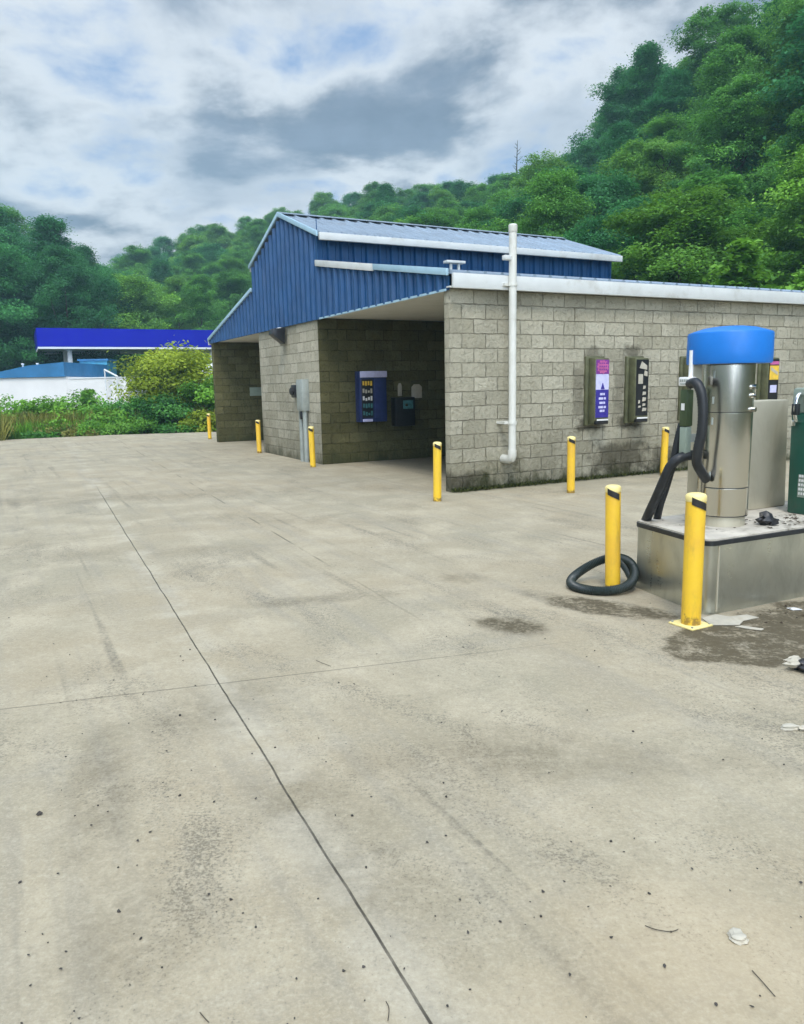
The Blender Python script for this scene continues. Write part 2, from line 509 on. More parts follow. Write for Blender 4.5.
M['grey_green'] = mat('grey_green_panel', (.27, .33, .27), .45, 0, .1, 5)
M['olive_steel'] = mat('olive_cabinet_side', (.12, .125, .065), .45, .2, .2, 6, dirt=(.04, .04, .02), dirt_amt=.6, dscale=8)
M['white'] = mat('white_panel', (.76, .76, .74), .4, 0, .05, 8)
M['offwhite'] = mat('paper_white', (.44, .41, .33), .7, 0, .1, 10, dirt=(.4, .34, .24), dirt_amt=.6, dscale=14)
M['purple'] = mat('purple_print', (.20, .035, .26), .35, 0, .15, 14)
M['pink'] = mat('pink_print', (.5, .12, .3), .35, 0, .2, 20)
M['indigo'] = mat('indigo_print', (.035, .025, .25), .35, 0, .15, 10)
M['lilac'] = mat('lilac_print', (.55, .55, .78), .35, 0, .1, 10)
M['black'] = mat('black_panel', (.012, .012, .014), .35, 0, .2, 10)
M['yellow_print'] = mat('yellow_print', (.75, .5, .06), .4, 0, .15, 14)
M['navy'] = mat('navy_box', (.018, .03, .11), .4, 0, .2, 8)
M['teal_print'] = mat('teal_print', (.05, .16, .17), .4, 0, .3, 18)
M['chrome'] = mat('chrome', (.75, .76, .74), .15, 1.0, .05, 8)
M['conduit'] = mat('grey_conduit', (.34, .37, .34), .5, .3, .1, 8)
M['canopy_blue'] = mat('canopy_fascia_blue', (.0005, .004, .36), .5, 0, .06, .5, spec=.15)
M['canopy_white'] = mat('canopy_white', (.74, .76, .76), .5, 0, .05, .6)
M['far_white'] = mat('white_building_wall', (.80, .78, .75), .7, 0, .05, .5)
M['far_blue'] = mat('blue_roof_metal', (.03, .17, .36), .4, .1, .15, 1.0)
M['far_blue_light'] = mat('blue_wall', (.05, .30, .46), .5, 0, .25, 1.6)
M['bark'] = mat('bark', (.055, .045, .032), .9, 0, .3, 5, bump=.6, bscale=14)
M['moss'] = leaf_material('moss_green', (.03, .04, .012), (.075, .085, .022), (.09, .08, .03), .15)
M['dead_leaf'] = mat('dead_leaf_brown', (.06, .04, .022), .8, 0, .4, 30)
M['stone_dark'] = mat('dark_stone', (.045, .04, .034), .85, 0, .3, 30, bump=.4)
M['leaf_emerald'] = leaf_material('leaf_emerald', (0.015, 0.115, 0.043), (0.083, 0.304, 0.077), (0.045, 0.216, 0.088))
M['leaf_mid'] = leaf_material('leaf_mid', (0.031, 0.169, 0.034), (0.154, 0.390, 0.060), (0.196, 0.351, 0.048))
M['leaf_light'] = leaf_material('leaf_light', (.075, .235, .028), (.22, .46, .05), (.17, .36, .04), .35)
M['leaf_lime'] = leaf_material('leaf_lime', (.22, .32, .02), (.46, .56, .05), (.40, .48, .04), .4)
M['leaf_bush'] = leaf_material('leaf_bush', (.015, .10, .018), (.075, .23, .035), (.06, .20, .035), .25)
M['leaf_rust'] = leaf_material('leaf_rust', (.07, .075, .02), (.14, .12, .035), (.13, .09, .03), .3)
M['dry_grass'] = leaf_material('dry_weed', (.12, .14, .022), (.32, .31, .08), (.22, .26, .05), .3)

# ------------------------------------------------------------------ terrain
AZ = [-180, -100, -60, -40, -26, -23.3, -20.4, -17, -13.7, -8.2, -6, -1, 3.2, 7.4, 10, 11.5, 14, 16.6, 19, 22.6, 26, 33, 45, 60, 90, 130, 180]
EL = [.1, .15, .25, .23, .206, .172, .142, .165, .190, .206, .22, .236, .242, .236, .24, .255, .288, .325, .352, .382, .405, .435, .43, .4, .3, .15, .1]
RC = [120, 100, 76, 78, 82, 86, 100, 150, 152, 150, 146, 132, 122, 112, 100, 94, 82, 73, 67, 62, 59, 56, 55, 55, 60, 100, 120]
R0 = [100, 80, 62, 62, 64, 66, 72, 76, 74, 66, 60, 50, 44, 40, 37, 36, 33, 31, 30, 29, 28, 26, 25, 25, 30, 80, 100]
HT = [12, 12, 14, 14, 14, 13.5, 12.5, 11.5, 11, 11, 11, 11, 11, 10.8, 10.4, 10, 9.8, 9.8, 9.8, 9.8, 9.8, 10, 10, 10, 12, 12, 12]


def prof(az):
    return np.interp(az, AZ, EL), np.interp(az, AZ, RC), np.interp(az, AZ, R0), np.interp(az, AZ, HT)


def ground_h(x, y):
    r = np.hypot(x, y); az = np.degrees(np.arctan2(x, y))
    el, rc, r0, ht = prof(az)
    hc = np.maximum(0, rc * el + CAMH - ht * .94)
    t = np.clip((r - r0) / (rc - r0), 0, 1)
    h = hc * (t * t * (3 - 2 * t) * .5 + t * .5)
    h = h - np.maximum(0, r - rc) * .12
    h = np.maximum(h, -.5)
    wob = .35 * np.sin(x * .31 + 1.3) * np.cos(y * .27) + .2 * np.sin(x * .9 + y * .7)
    return h + wob * np.clip((r - r0) / 8, 0, 1) - .07


def build_terrain():
    rs = np.concatenate([[0.01], np.linspace(2, 24, 8), np.linspace(27, 170, 64), np.linspace(180, 245, 5)])
    na = 240
    vs = []
    for r in rs:
        for k in range(na):
            a = 2 * PI * k / na
            x, y = r * math.sin(a), r * math.cos(a)
            vs.append((x, y, float(ground_h(x, y))))
    fs = []
    for i in range(len(rs) - 1):
        for k in range(na):
            k2 = (k + 1) % na
            fs.append((i * na + k, (i + 1) * na + k, (i + 1) * na + k2, i * na + k2))
    mb = MB(); mb.add(vs, fs)
    m, t, b = new_mat('hill_ground')
    p = gpos(t)
    c = t.mix(t.ss(t.noise(p, .25, 6, .65), .35, .65), (.045, .06, .02), (.075, .062, .032))
    c = t.mix(t.m('MULTIPLY', t.ss(t.noise(p, 3.5, 5, .7), .45, .7), .6), c, (.025, .04, .012))
    t.put(b.inputs['Base Color'], c); b.inputs['Roughness'].default_value = .95
    b.inputs['Specular IOR Level'].default_value = .1
    t.put(b.inputs['Normal'], t.bump(t.noise(p, 4, 6, .7), .8, .2))
    o = mb.build('ground', m, smooth=True)
    o['kind'] = 'structure'


build_terrain()

# concrete forecourt: one slab sheet with a cast edge
mb = MB()
poly = [(-30, -22), (16, -22), (16, 13.6), (10, 16), (1.2, 19.45), (-2.25, 20.55), (-5.9, 20.5), (-14, 19.4), (-30, 17)]
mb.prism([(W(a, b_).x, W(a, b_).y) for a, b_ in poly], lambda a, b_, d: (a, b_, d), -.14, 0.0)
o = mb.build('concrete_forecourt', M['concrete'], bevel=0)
o['kind'] = 'structure'

# ------------------------------------------------------------------ the car wash
BLD = thing('car_wash_building', 'grey block car wash with blue corrugated gable and two open wash bays', 'building', at(0, 0), YAW)
LEN = 8.4
RLEN = 7.8
WH = 3.0


def wall(x0, x1, y0, y1, z0, z1, m):
    return MB().box(x0, x1, y0, y1, z0, z1).build('wall', m, BLD, bevel=.012)


wall(0, LEN, 0, .15, -.1, WH - .004, M['block'])                       # side wall
pier = wall(0, LEN, 5.16, 9.1, -.1, WH - .004, M['block_pier'])       # equipment room
wall(0, LEN, 13.55, 13.79, -.1, WH - .004, M['block_inner_shaded'])          # far wall
wall(LEN - .2, LEN - .002, .153, 5.157, -.1, WH - .006, M['block_back_shaded'])
wall(LEN - .2, LEN - .002, 9.103, 13.547, -.1, WH - .006, M['block_back_shaded'])
# inner faces of the bays: mildewed block skin with bay shade in its colour
MB().box(.24, LEN - .21, 5.135, 5.158, -.05, WH - .01).build('bay_wall_shaded', M['block_inner_shaded'], BLD)
MB().box(.003, .238, 5.135, 5.158, -.05, WH - .01).build('bay_corner_block', M['block_inner_shaded'], BLD)

# soffits over the bays
MB().box(.012, LEN - .01, -.0, 5.13, WH, WH + .03).build('soffit', M['soffit'], BLD)
MB().box(.012, LEN - .01, 9.1, 13.75, WH, WH + .03).build('soffit', M['soffit'], BLD)

# gable siding with real ribs ---------------------------------------------------
RIDGE_V, RIDGE_Z = 7.0, 5.30
KR, KL = 4.97, 9.19
ZK, ZL = 4.57, 4.03


def top_z(v, upper):
    if upper:
        return RIDGE_Z - abs(v - RIDGE_V) * (RIDGE_Z - ZK) / (RIDGE_V - KR)
    if v < KR: return 3.17 + (v - 0) * (ZL - 3.17) / KR
    return ZL - (v - KL) * (ZL - 3.08) / (13.76 - KL)


def rib_profile(a0, a1, pitch=.29, depth=.06):
    """(a, out) points of a ribbed sheet"""
    out = []
    n = max(1, int(round((a1 - a0) / pitch)))
    pw = (a1 - a0) / n
    for i in range(n):
        s = a0 + i * pw
        for f, d in ((0, 0), (.30, 0), (.33, depth * .25), (.36, 0), (.62, 0), (.70, depth), (.84, depth), (.92, 0)):
            out.append((s + f * pw, d))
    out.append((a1, 0))
    return out


def ribbed_front(v0, v1, zb, ztop, name):
    mb = MB()
    pr = rib_profile(v0, v1)
    vs = []
    for v, d in pr:
        vs += [(-.03 - d, v, zb), (-.03 - d, v, ztop(v))]
    for v, d in pr:
        vs += [(-.012, v, zb), (-.012, v, ztop(v))]
    k = len(pr); fs = []
    for i in range(k - 1):
        fs.append((2 * i, 2 * i + 1, 2 * i + 3, 2 * i + 2))
        o_ = 2 * k
        fs.append((o_ + 2 * i, o_ + 2 * i + 2, o_ + 2 * i + 3, o_ + 2 * i + 1))
        fs.append((2 * i, 2 * i + 2, o_ + 2 * i + 2, o_ + 2 * i))
        fs.append((2 * i + 1, o_ + 2 * i + 1, o_ + 2 * i + 3, 2 * i + 3))
    fs.append((0, 2 * k, 2 * k + 1, 1)); fs.append((2 * k - 2, 2 * k - 1, 4 * k - 1, 4 * k - 2))
    mb.add(vs, fs)
    return mb.build(name, M['siding'], BLD)


ribbed_front(-.04, KR, 2.965, lambda v: top_z(v, False), 'gable_siding')
ribbed_front(KR + .001, KL - .001, 2.965, lambda v: top_z(v, True), 'gable_siding')
ribbed_front(KL, 13.74, 2.965, lambda v: top_z(v, False), 'gable_siding')
# clerestory side walls under the high roof
for vv, s in ((KR, -1), (KL, 1)):
    mb = MB()
    pr = rib_profile(.0, RLEN - .1)
    vs = []
    for u, d in pr: vs += [(u, vv + s * d, 3.72), (u, vv + s * d, 4.66)]
    for u, d in pr: vs += [(u, vv - s * .015, 3.72), (u, vv - s * .015, 4.66)]
    k = len(pr); fs = []
    for i in range(k - 1):
        o_ = 2 * k
        fs += [(2 * i, 2 * i + 2, 2 * i + 3, 2 * i + 1), (o_ + 2 * i, o_ + 2 * i + 1, o_ + 2 * i + 3, o_ + 2 * i + 2),
               (2 * i, o_ + 2 * i, o_ + 2 * i + 2, 2 * i + 2), (2 * i + 1, 2 * i + 3, o_ + 2 * i + 3, o_ + 2 * i + 1)]
    mb.add(vs, fs)
    mb.build('clerestory_siding', M['siding'], BLD)
# rear gable (plain sheet)
MB().prism([(KR + .02, 3.05), (KL - .02, 3.05), (KL - .02, 4.6), (RIDGE_V, 5.28), (KR + .02, 4.6)], lambda a, b_, d: (d, a, b_), RLEN - .095, RLEN - .07).build('rear_gable', M['siding'], BLD)


def ribbed_roof(v0, z0, v1, z1, name, u0, u1, pitch=.3, depth=.03, th=.03):
    """sheet from eave (v0,z0) to ridge (v1,z1), ribs running up the slope"""
    mb = MB()
    n = max(1, int(round((u1 - u0) / pitch))); pw = (u1 - u0) / n
    pr = []
    for i in range(n):
        s = u0 + i * pw
        for f, d in ((0, depth), (.10, depth), (.18, 0), (.5, 0), (.53, .008), (.56, 0), (.92, 0)):
            pr.append((s + f * pw, d))
    pr.append((u1, depth))
    vs = []
    for u, d in pr: vs += [(u, v0, z0 + d), (u, v1, z1 + d)]
    for u, d in pr: vs += [(u, v0, z0 - th), (u, v1, z1 - th)]
    k = len(pr); fs = []
    for i in range(k - 1):
        o_ = 2 * k
        fs += [(2 * i, 2 * i + 2, 2 * i + 3, 2 * i + 1), (o_ + 2 * i, o_ + 2 * i + 1, o_ + 2 * i + 3, o_ + 2 * i + 2),
               (2 * i, o_ + 2 * i, o_ + 2 * i + 2, 2 * i + 2), (2 * i + 1, 2 * i + 3, o_ + 2 * i + 3, o_ + 2 * i + 1)]
    fs += [(0, 1, 2 * k + 1, 2 * k), (2 * k - 2, 4 * k - 2, 4 * k - 1, 2 * k - 1)]
    mb.add(vs, fs)
    return mb.build(name, M['roof'], BLD)


RZ = 5.37
EV, EZ = 4.76, 4.60
EVL = 9.30
r1 = ribbed_roof(EV, EZ, RIDGE_V - .003, RZ, 'roof', -.07, RLEN)
r2 = ribbed_roof(EVL, EZ - .02, RIDGE_V + .003, RZ, 'roof', -.07, RLEN)
mb = MB()
for s in (1, -1):
    mb.prism([(RIDGE_V, RZ + .055), (RIDGE_V + s * .17, RZ + .0), (RIDGE_V + s * .17, RZ - .012), (RIDGE_V, RZ + .038)], lambda a, b_, d: (d, a, b_), -.10, RLEN + .02)
mb.build('ridge_cap', M['roof'], BLD)
# lean-to roofs
ribbed_roof(-.10, 3.215, KR - .06, 4.05, 'lean_to_roof', -.05, LEN)
ribbed_roof(13.86, 3.08, KL + .06, 4.02, 'lean_to_roof', -.05, LEN)
# eave gutters / fascias
def fascia(v0, v1, z0, z1, u0, u1, m, name='fascia'):
    return MB().box(u0, u1, v0, v1, z0, z1).build(name, m, BLD, bevel=.008)
fascia(EV - .075, EV - .002, EZ - .14, EZ + .0, -.07, RLEN, M['white_trim'])
fascia(EVL + .002, EVL + .04, EZ - .14, EZ - .02, -.07, RLEN, M['white_trim'])
fascia(-.165, -.105, 2.985, 3.195, -.02, LEN + .05, M['white_trim'])
fascia(13.862, 13.92, 2.93, 3.06, -.06, LEN + .05, M['white_trim'])
MB().box(-.05, LEN, -.104, -.004, 2.998, 3.018).build('eave_soffit', M['white_trim'], BLD)


def rake(v0, z0, v1, z1, h, m, name='rake_trim', u0=-.11, u1=-.064):
    mb = MB()
    mb.prism([(v0, z0 - h), (v1, z1 - h), (v1, z1), (v0, z0)], lambda a, b_, d: (d, a, b_), u0, u1)
    return mb.build(name, m, BLD, bevel=.004)


rake(EV, EZ + .03, RIDGE_V, RZ + .05, .10, M['blue_trim'], u0=-.115, u1=-.08)
rake(RIDGE_V, RZ + .05, EVL, EZ + .01, .09, M['blue_trim'], u0=-.115, u1=-.08)
rake(-.10, 3.26, 2.3, 3.66, .10, M['blue_trim'])
rake(2.302, 3.66, KR - .06, 4.105, .12, M['white_trim'])
rake(KL + .05, 4.07, 13.78, 3.12, .09, M['blue_trim'])
# siding bottom flashing
MB().box(-.075, -.064, -.03, KR - .1, 2.95, 2.985).build('drip_edge', M['blue_trim'], BLD)
# vent hood on the lean-to roof against the clerestory
hz = MB()
hz.box(1.26, 1.30, 2.0, 2.05, 3.5, 3.70); hz.box(1.42, 1.46, 2.0, 2.05, 3.5, 3.70)
hz.box(1.17, 1.55, 1.96, 2.1, 3.70, 3.745)
hz.build('roof_vent', M['white_trim'], BLD, bevel=.008)

# ------------------------------------------------------------------ fittings on the front pier
def th_b(name, label, cat, u, v, z, group=None):
    return thing(name, label, cat, at(u, v, z), YAW, group)

# floodlight under the siding
fl = th_b('floodlight', 'black floodlight under the blue siding on the front block pier', 'light', -.03, 7.08, 2.78)
MB().prism([(-.02, .16), (-.30, .14), (-.34, .02), (-.05, -.20)], lambda a, b_, d: (a, d, b_), -.13, .13).build('housing', M['black'], fl, bevel=.01)
MB().box(-.06, .03, .15, .42, .03, .19).build('mounting_plate', M['white'], fl, bevel=.008)
# meter
me_ = th_b('meter_box', 'small black meter box on the front block pier beside the grey panel', 'meter', 0, 6.5, 1.53)
MB().box(-.10, .02, -.14, .14, -.14, .14).build('case', M['black'], me_, bevel=.02)
MB().lathe([(.085, -.0), (.085, .05), (.06, .07)], n=20).build('dial', M['tape'], me_, smooth=True).rotation_euler = (0, -PI / 2, 0)
me_.children[-1].location = (-.10, 0, 0)
# electric panel with conduits
ep = th_b('electrical_panel', 'grey electrical panel with two conduits running down the front block pier', 'electrical panel', 0, 5.95, 1.45)
MB().box(-.16, .02, -.17, .17, -.34, .33).build('panel_box', M['conduit'], ep, bevel=.012)
MB().box(-.172, -.160, -.14, .14, -.3, .29).build('panel_door', M['conduit'], ep, bevel=.006)
for yy, r in ((.17, .055), (-.07, .055)):
    MB().cyl((-.07, yy, -1.47), (-.07, yy, -.341), r, n=14).build('conduit', M['conduit'], ep, smooth=True)
MB().box(-.14, -.0, .0, .1, -.52, -.36).build('junction_box', M['black'], ep, bevel=.006)
# notice plate in the far bay
nb = MB().box(.0, .42, -.02, .0, 0, .26).build('notice_plate', M['grey_green'], bevel=.004)
nb.location = at(1.05, 13.548, 1.38); nb.rotation_euler = (0, 0, YAW)
tag(nb, 'small pale notice plate on the mildewed, shade-darkened wall of the far wash bay', 'sign')

# mat vending cabinet on the bay wall
vm_ = th_b('vending_cabinet', 'tall navy vending cabinet on the dark inner wall of the near wash bay', 'vending machine', 1.10, 5.135, 1.39)
MB().box(-.31, .31, -.26, 0, -.53, .53).build('cabinet', M['navy'], vm_, bevel=.015)
MB().box(-.31, .31, -.30, -.262, .40, .53).build('header', M['lilac'], vm_, bevel=.006)
MB().box(-.28, -.02, -.275, -.262, -.44, .36).build('product_window', M['black'], vm_, bevel=.004)
MB().box(.02, .28, -.275, -.262, -.44, .36).build('front_panel', M['navy'], vm_, bevel=.004)
for k in range(5):
    z = .29 - k * .155
    m_ = (M['yellow_print'], M['offwhite'], M['white'], M['teal_print'], M['teal_print'])[k]
    mb = MB()
    for q in range(4):
        mb.box(-.26 + q * .06, -.222 + q * .06, -.284, -.276, z - .05 - .012 * (q % 2), z + .035 - .02 * ((q * k) % 3))
    mb.build('packet_row', m_, vm_)
MB().box(-.27, -.05, -.30, -.262, -.52, -.465).build('delivery_tray', M['lilac'], vm_, bevel=.005)

cb = th_b('coin_box', 'dark coin box mounted low beside the vending cabinet in the near wash bay', 'coin box', 1.87, 5.135, 1.05)
MB().box(-.24, .24, -.24, 0, -.31, .31).build('case', M['black'], cb, bevel=.02)
MB().box(-.06, .18, -.256, -.241, .06, .24).build('face_plate', M['teal_print'], cb, bevel=.004)
MB().box(-.02, .04, -.275, -.256, .12, .17).build('coin_slot', M['chrome'], cb, bevel=.004)
for nm, lab, u, z, w, h in (('notice_plate', 'narrow pale notice on the near bay wall above the coin box', 1.86, 1.52, .10, .28),
                            ('notice_plate', 'rounded pale notice on the near bay wall right of the narrow one', 2.28, 1.48, .26, .30)):
    o = MB().prism([(-w / 2, -h / 2), (w / 2, -h / 2), (w / 2, h / 2 - .06), (w / 4, h / 2), (-w / 4, h / 2), (-w / 2, h / 2 - .06)], lambda a, b_, d: (a, d, b_), -.012, 0).build(nm, M['offwhite'], bevel=.003)
    o.location = at(u, 5.134, z); o.rotation_euler = (0, 0, YAW)
    tag(o, lab, 'sign')

# ------------------------------------------------------------------ white pipe on the side wall
wp = th_b('vent_pipe', 'tall white vent pipe on the block side wall rising above the roof edge', 'pipe', .965, 0, 0)
PV = -.235
MB().cyl((0, PV, .56), (0, PV, 3.86), .057, n=20).build('pipe', M['pvc'], wp, smooth=True)
MB().tube([(0, PV, .60), (0, PV, .52), (0, PV + .02, .47), (0, PV + .07, .45), (0, .01, .45)], .068, 18).build('elbow', M['pvc'], wp, smooth=True)
MB().lathe([(.062, 3.80), (.066, 3.81), (.066, 3.90), (.05, 3.915)], (0, PV), 20).build('cap', M['pvc'], wp, smooth=True)
for z in (1.02, 3.06):
    mb = MB(); mb.arc((0, PV), .058, .07, 0, 2 * PI - .01, z - .025, z + .025, 20); mb.box(-.13, -.05, PV + .02, -.0, z - .02, z + .02); mb.box(-.1, .1, -.012, .01 - .01, z - .02, z + .02)
    mb.build('clamp', M['pvc'], wp)
mb = MB(); mb.box(-.17, -.05, PV - .04, PV + .04, 3.40, 3.47); mb.build('roof_strap', M['white_trim'], wp, bevel=.01)

# ------------------------------------------------------------------ wall dispensers
def dispenser(u0, label, style, group='vending dispensers along the side wall'):
    d = th_b('wall_dispenser', label, 'dispenser', u0, 0, 1.46, group)
    w, dp, h = .30, .20, .54
    MB().box(-.05, w + .04, -.05, -.0, -h - .02, h + .02).build('back_plate', M['olive_steel'], d, bevel=.01)
    MB().prism([(-.05, -h), (-.05, h), (-dp, h - .015), (-dp - .01, -h + .09), (-dp + .03, -h)], lambda a, b_, dd: (dd, a, b_), 0, w).build('case', M['olive_steel'], d, bevel=.01)
    MB().box(.02, w - .02, -dp - .035, -dp + .03, -h + .0, -h + .055).build('tray', M['black'], d, bevel=.006)
    MB().box(.03, w - .03, -dp - .04, -dp - .036, -h + .06, -h + .085).build('tray_lip', M['white'], d)
    fy = -dp - .005
    def strip(x0, x1, z0, z1, m_, off, name, par):
        return MB().box(x0, x1, fy - .008 - off, fy - off + .002, z0, z1).build(name, m_, par)
    if style == 'purple':
        lp = strip(.02, w - .01, -.43, .5, M['lilac'], 0, 'label_panel', d)
        strip(.02, w - .01, -.43, .02, M['indigo'], .003, 'label_field', lp)
        strip(.02, w - .01, .27, .5, M['purple'], .002, 'label_field', lp)
        mb = MB()
        pts = []
        for i in range(22):
            a = 2 * PI * i / 22; rr = 1.0 if i % 2 else .8
            pts.append((.155 + .13 * rr * math.cos(a), .385 + .115 * rr * math.sin(a)))
        mb.prism(pts, lambda a, b_, dd: (a, dd, b_), fy - .014, fy - .007)
        mb.build('starburst', M['pink'], lp)
        for i in range(3):
            mb = MB()
            for k in range(4): mb.box(.075 + k * .045, .105 + k * .045, fy - .018, fy - .0145, .33 + i * .05, .355 + i * .05)
            mb.build('lettering', M['purple'], lp)
        mb = MB()
        for z, hw in ((-.05, .05), (-.12, .075), (-.19, .06), (-.26, .08), (-.32, .05)):
            mb.box(.155 - hw, .155 + hw * .2, fy - .015, fy - .011, z - .02, z + .016); mb.box(.155 + hw * .4, .155 + hw, fy - .015, fy - .011, z - .02, z + .016)
        mb.build('lettering', M['lilac'], lp)
        mb = MB(); mb.prism([(.12, .03), (.2, .03), (.16, .13)], lambda a, b_, dd: (a, dd, b_), fy - .016, fy - .008); mb.build('label_print', M['indigo'], lp)
    elif style == 'black':
        lp = strip(.02, w - .01, -.43, .5, M['black'], 0, 'label_panel', d)
        mb = MB()
        mb.prism([(.08, .36), (.25, .33), (.25, .40), (.13, .47)], lambda a, b_, dd: (a, dd, b_), fy - .014, fy - .0085)
        mb.box(.06, .16, fy - .014, fy - .0085, .10, .26); mb.prism([(.18, .24), (.26, .22), (.26, .30), (.2, .32)], lambda a, b_, dd: (a, dd, b_), fy - .014, fy - .0085)
        for i, (x, z, s_, hh) in enumerate(((.2, .04, .03, .05), (.2, -.06, .04, .05), (.2, -.16, .045, .06), (.2, -.25, .035, .04), (.21, -.33, .05, .05), (.09, -.2, .02, .05), (.1, -.28, .03, .03))):
            mb.prism([(x - s_, z - hh * .6), (x + s_ * .8, z - hh * .4), (x + s_, z + hh * .5), (x - s_ * .7, z + hh * .6)], lambda a, b_, dd: (a, dd, b_), fy - .014, fy - .0085)
        mb.build('lettering', M['offwhite'], lp)
    elif style == 'yellow':
        lp = strip(.02, w - .01, -.43, .5, M['black'], 0, 'label_panel', d)
        mb = MB(); mb.box(.03, w - .02, fy - .013, fy - .0085, .12, .38); mb.build('label_field', M['yellow_print'], lp)
        mb = MB(); mb.prism([(.05, .3), (.25, .2), (.25, .26), (.05, .36)], lambda a, b_, dd: (a, dd, b_), fy - .016, fy - .0132); mb.build('label_print', M['offwhite'], lp)
        mb = MB(); mb.box(.06, .24, fy - .014, fy - .0085, -.12, .02); mb.build('label_print', M['lilac'], lp)
        mb = MB(); mb.box(.03, w - .02, fy - .013, fy - .0085, .40, .46); mb.build('label_print', M['pink'], lp)
    else:
        lp = strip(.02, w - .01, -.43, .5, M['black'], 0, 'label_panel', d)
    return d


dispenser(2.62, 'olive wall dispenser with a purple, white and indigo label panel', 'purple')
dispenser(3.50, 'olive wall dispenser with a black label covered in white marks', 'black')
dispenser(4.78, 'olive wall dispenser mostly hidden behind the white pole of the vacuum', 'plain')
dispenser(6.84, 'wall dispenser with a yellow and black label, right of the blue cap', 'yellow')

# ------------------------------------------------------------------ bollards
def make_bollard(h, r):
    b = thing('bollard', 'x', 'bollard', group='yellow bollards round the car wash')
    MB().cyl((0, 0, -.05), (0, 0, h - .055), r, n=28).build('post', M['yellow'], b, smooth=True)
    MB().lathe([(r + .001, h - .054), (r + .003, h - .05), (r + .003, h - .018), (r * .9, h - .006), (r * .6, h), (r * .1, h + .003)], n=28).build('cap', M['yellow_pale'], b, smooth=True)
    # slanted band of black tape, wrapped round the side towards the forecourt
    n = 16
    for a0, a1, sl in ((-2.55, -1.0, -.045), (.3, 1.5, .04)):
        mb = MB(); mb.arc((0, 0), r + .0035, r + .0055, a0, a1, h - .068 + (0 if sl < 0 else -.03), h - .020 + (0 if sl < 0 else -.03), n, sl)
        mb.build('tape_band', M['tape'], b)
    return b


BOL = [((1.64, 5.83), 'yellow bollard standing inside the ring of black hose', .0),
       ((2.50, 11.22), 'yellow bollard against the block side wall below and left of the purple label', .2),
       ((4.49, 13.06), 'yellow bollard against the block side wall just left of the steel vacuum', .4),
       ((.50, 10.67), 'yellow bollard at the near wall corner in front of the dark open bay', .3),
       ((-1.80, 15.63), 'yellow bollard beside the grey conduits at the pier corner', .1),
       ((-3.56, 19.32), 'yellow bollard at the pier corner beside the farther wash bay', .2),
       ((-6.22, 25.1), 'yellow bollard at the end of the farthest block wall', -.1)]
proto = make_bollard(.83, .058)
for i, ((x, y), lab, rz) in enumerate(BOL):
    b = proto if i == 0 else copy_tree(proto)
    b.location = (x, y, 0); b.rotation_euler = (math.radians((i * 7 % 5 - 2) * .5), math.radians((i * 5 % 4 - 1.5) * .6), rz)
    b['label'] = lab
fb = make_bollard(.89, .0635)
fb.location = (1.915, 4.93, 0); fb.rotation_euler = (0, 0, .25)
fb['label'] = 'yellow bollard bolted on a square plate in front of the steel island corner'
bp = MB().box(-.10, .10, -.10, .10, 0.0, .012)
bpo = bp.build('base_plate', M['yellow_pale'], fb, bevel=.004); bpo.rotation_euler = (0, 0, .25)
for sx in (-1, 1):
    for sy in (-1, 1):
        MB().cyl((sx * .082, sy * .082, .011), (sx * .082, sy * .082, .022), .008, n=6).build('anchor_bolt', M['conduit'], bpo)

# ------------------------------------------------------------------ vacuum island
isl = th_b('vacuum_island', 'stainless clad island with black edging in front of the car wash', 'island', 0, 0, 0)
U0, U1, V0, V1 = -1.78, 1.4, -6.33, -5.42
def rrect(x0, x1, y0, y1, r, n=5):
    pts = []
    for cx, cy, a0 in ((x1 - r, y0 + r, -PI / 2), (x1 - r, y1 - r, 0), (x0 + r, y1 - r, PI / 2), (x0 + r, y0 + r, PI)):
        for i in range(n + 1):
            a = a0 + PI / 2 * i / n
            pts.append((cx + r * math.cos(a), cy + r * math.sin(a)))
    return pts
def isl_poly(g, r):
    pts = []
    for a_, b_ in rrect(0 - g, 1 + g, 0 - g, 1 + g, r):
        pts.append((a_, b_))
    out = []
    P00, P10, P11, P01 = (-1.81, -6.31), (1.4, -6.44), (1.4, -5.5), (-1.655, -5.47)
    lx, ly = 3.2, .88
    for a_, b_ in rrect(0 - g, lx + g, 0 - g, ly + g, r):
        s_, t_ = a_ / lx, b_ / ly
        out.append(((1 - s_) * (1 - t_) * P00[0] + s_ * (1 - t_) * P10[0] + s_ * t_ * P11[0] + (1 - s_) * t_ * P01[0],
                    (1 - s_) * (1 - t_) * P00[1] + s_ * (1 - t_) * P10[1] + s_ * t_ * P11[1] + (1 - s_) * t_ * P01[1]))
    return out
Fz = lambda a, b_, d: (a, b_, d)
o = MB().prism(isl_poly(0, .06), Fz, -.05, .49).build('cladding', M['steel_plinth'], isl, smooth=True)
MB().prism(isl_poly(.012, .07), Fz, .491, .523).build('edge_trim', M['rubber'], isl, smooth=True)
mt = mat('island_top_concrete', (.52, .48, .4), .85, 0, .15, 4, bump=.4, bscale=40, dirt=(.1, .085, .055), dirt_amt=.75, dscale=5)
MB().prism(isl_poly(-.004, .055), Fz, .5235, .536).build('top_slab', mt, isl, smooth=True)
for us in (-1.72, -.35):
    vs_ = -6.31 - (us + 1.81) * .0405
    MB().box(us, us + .016, vs_ - .005, vs_ + .003, 0.02, .485).build('seam_strip', M['steel_warm'], isl)

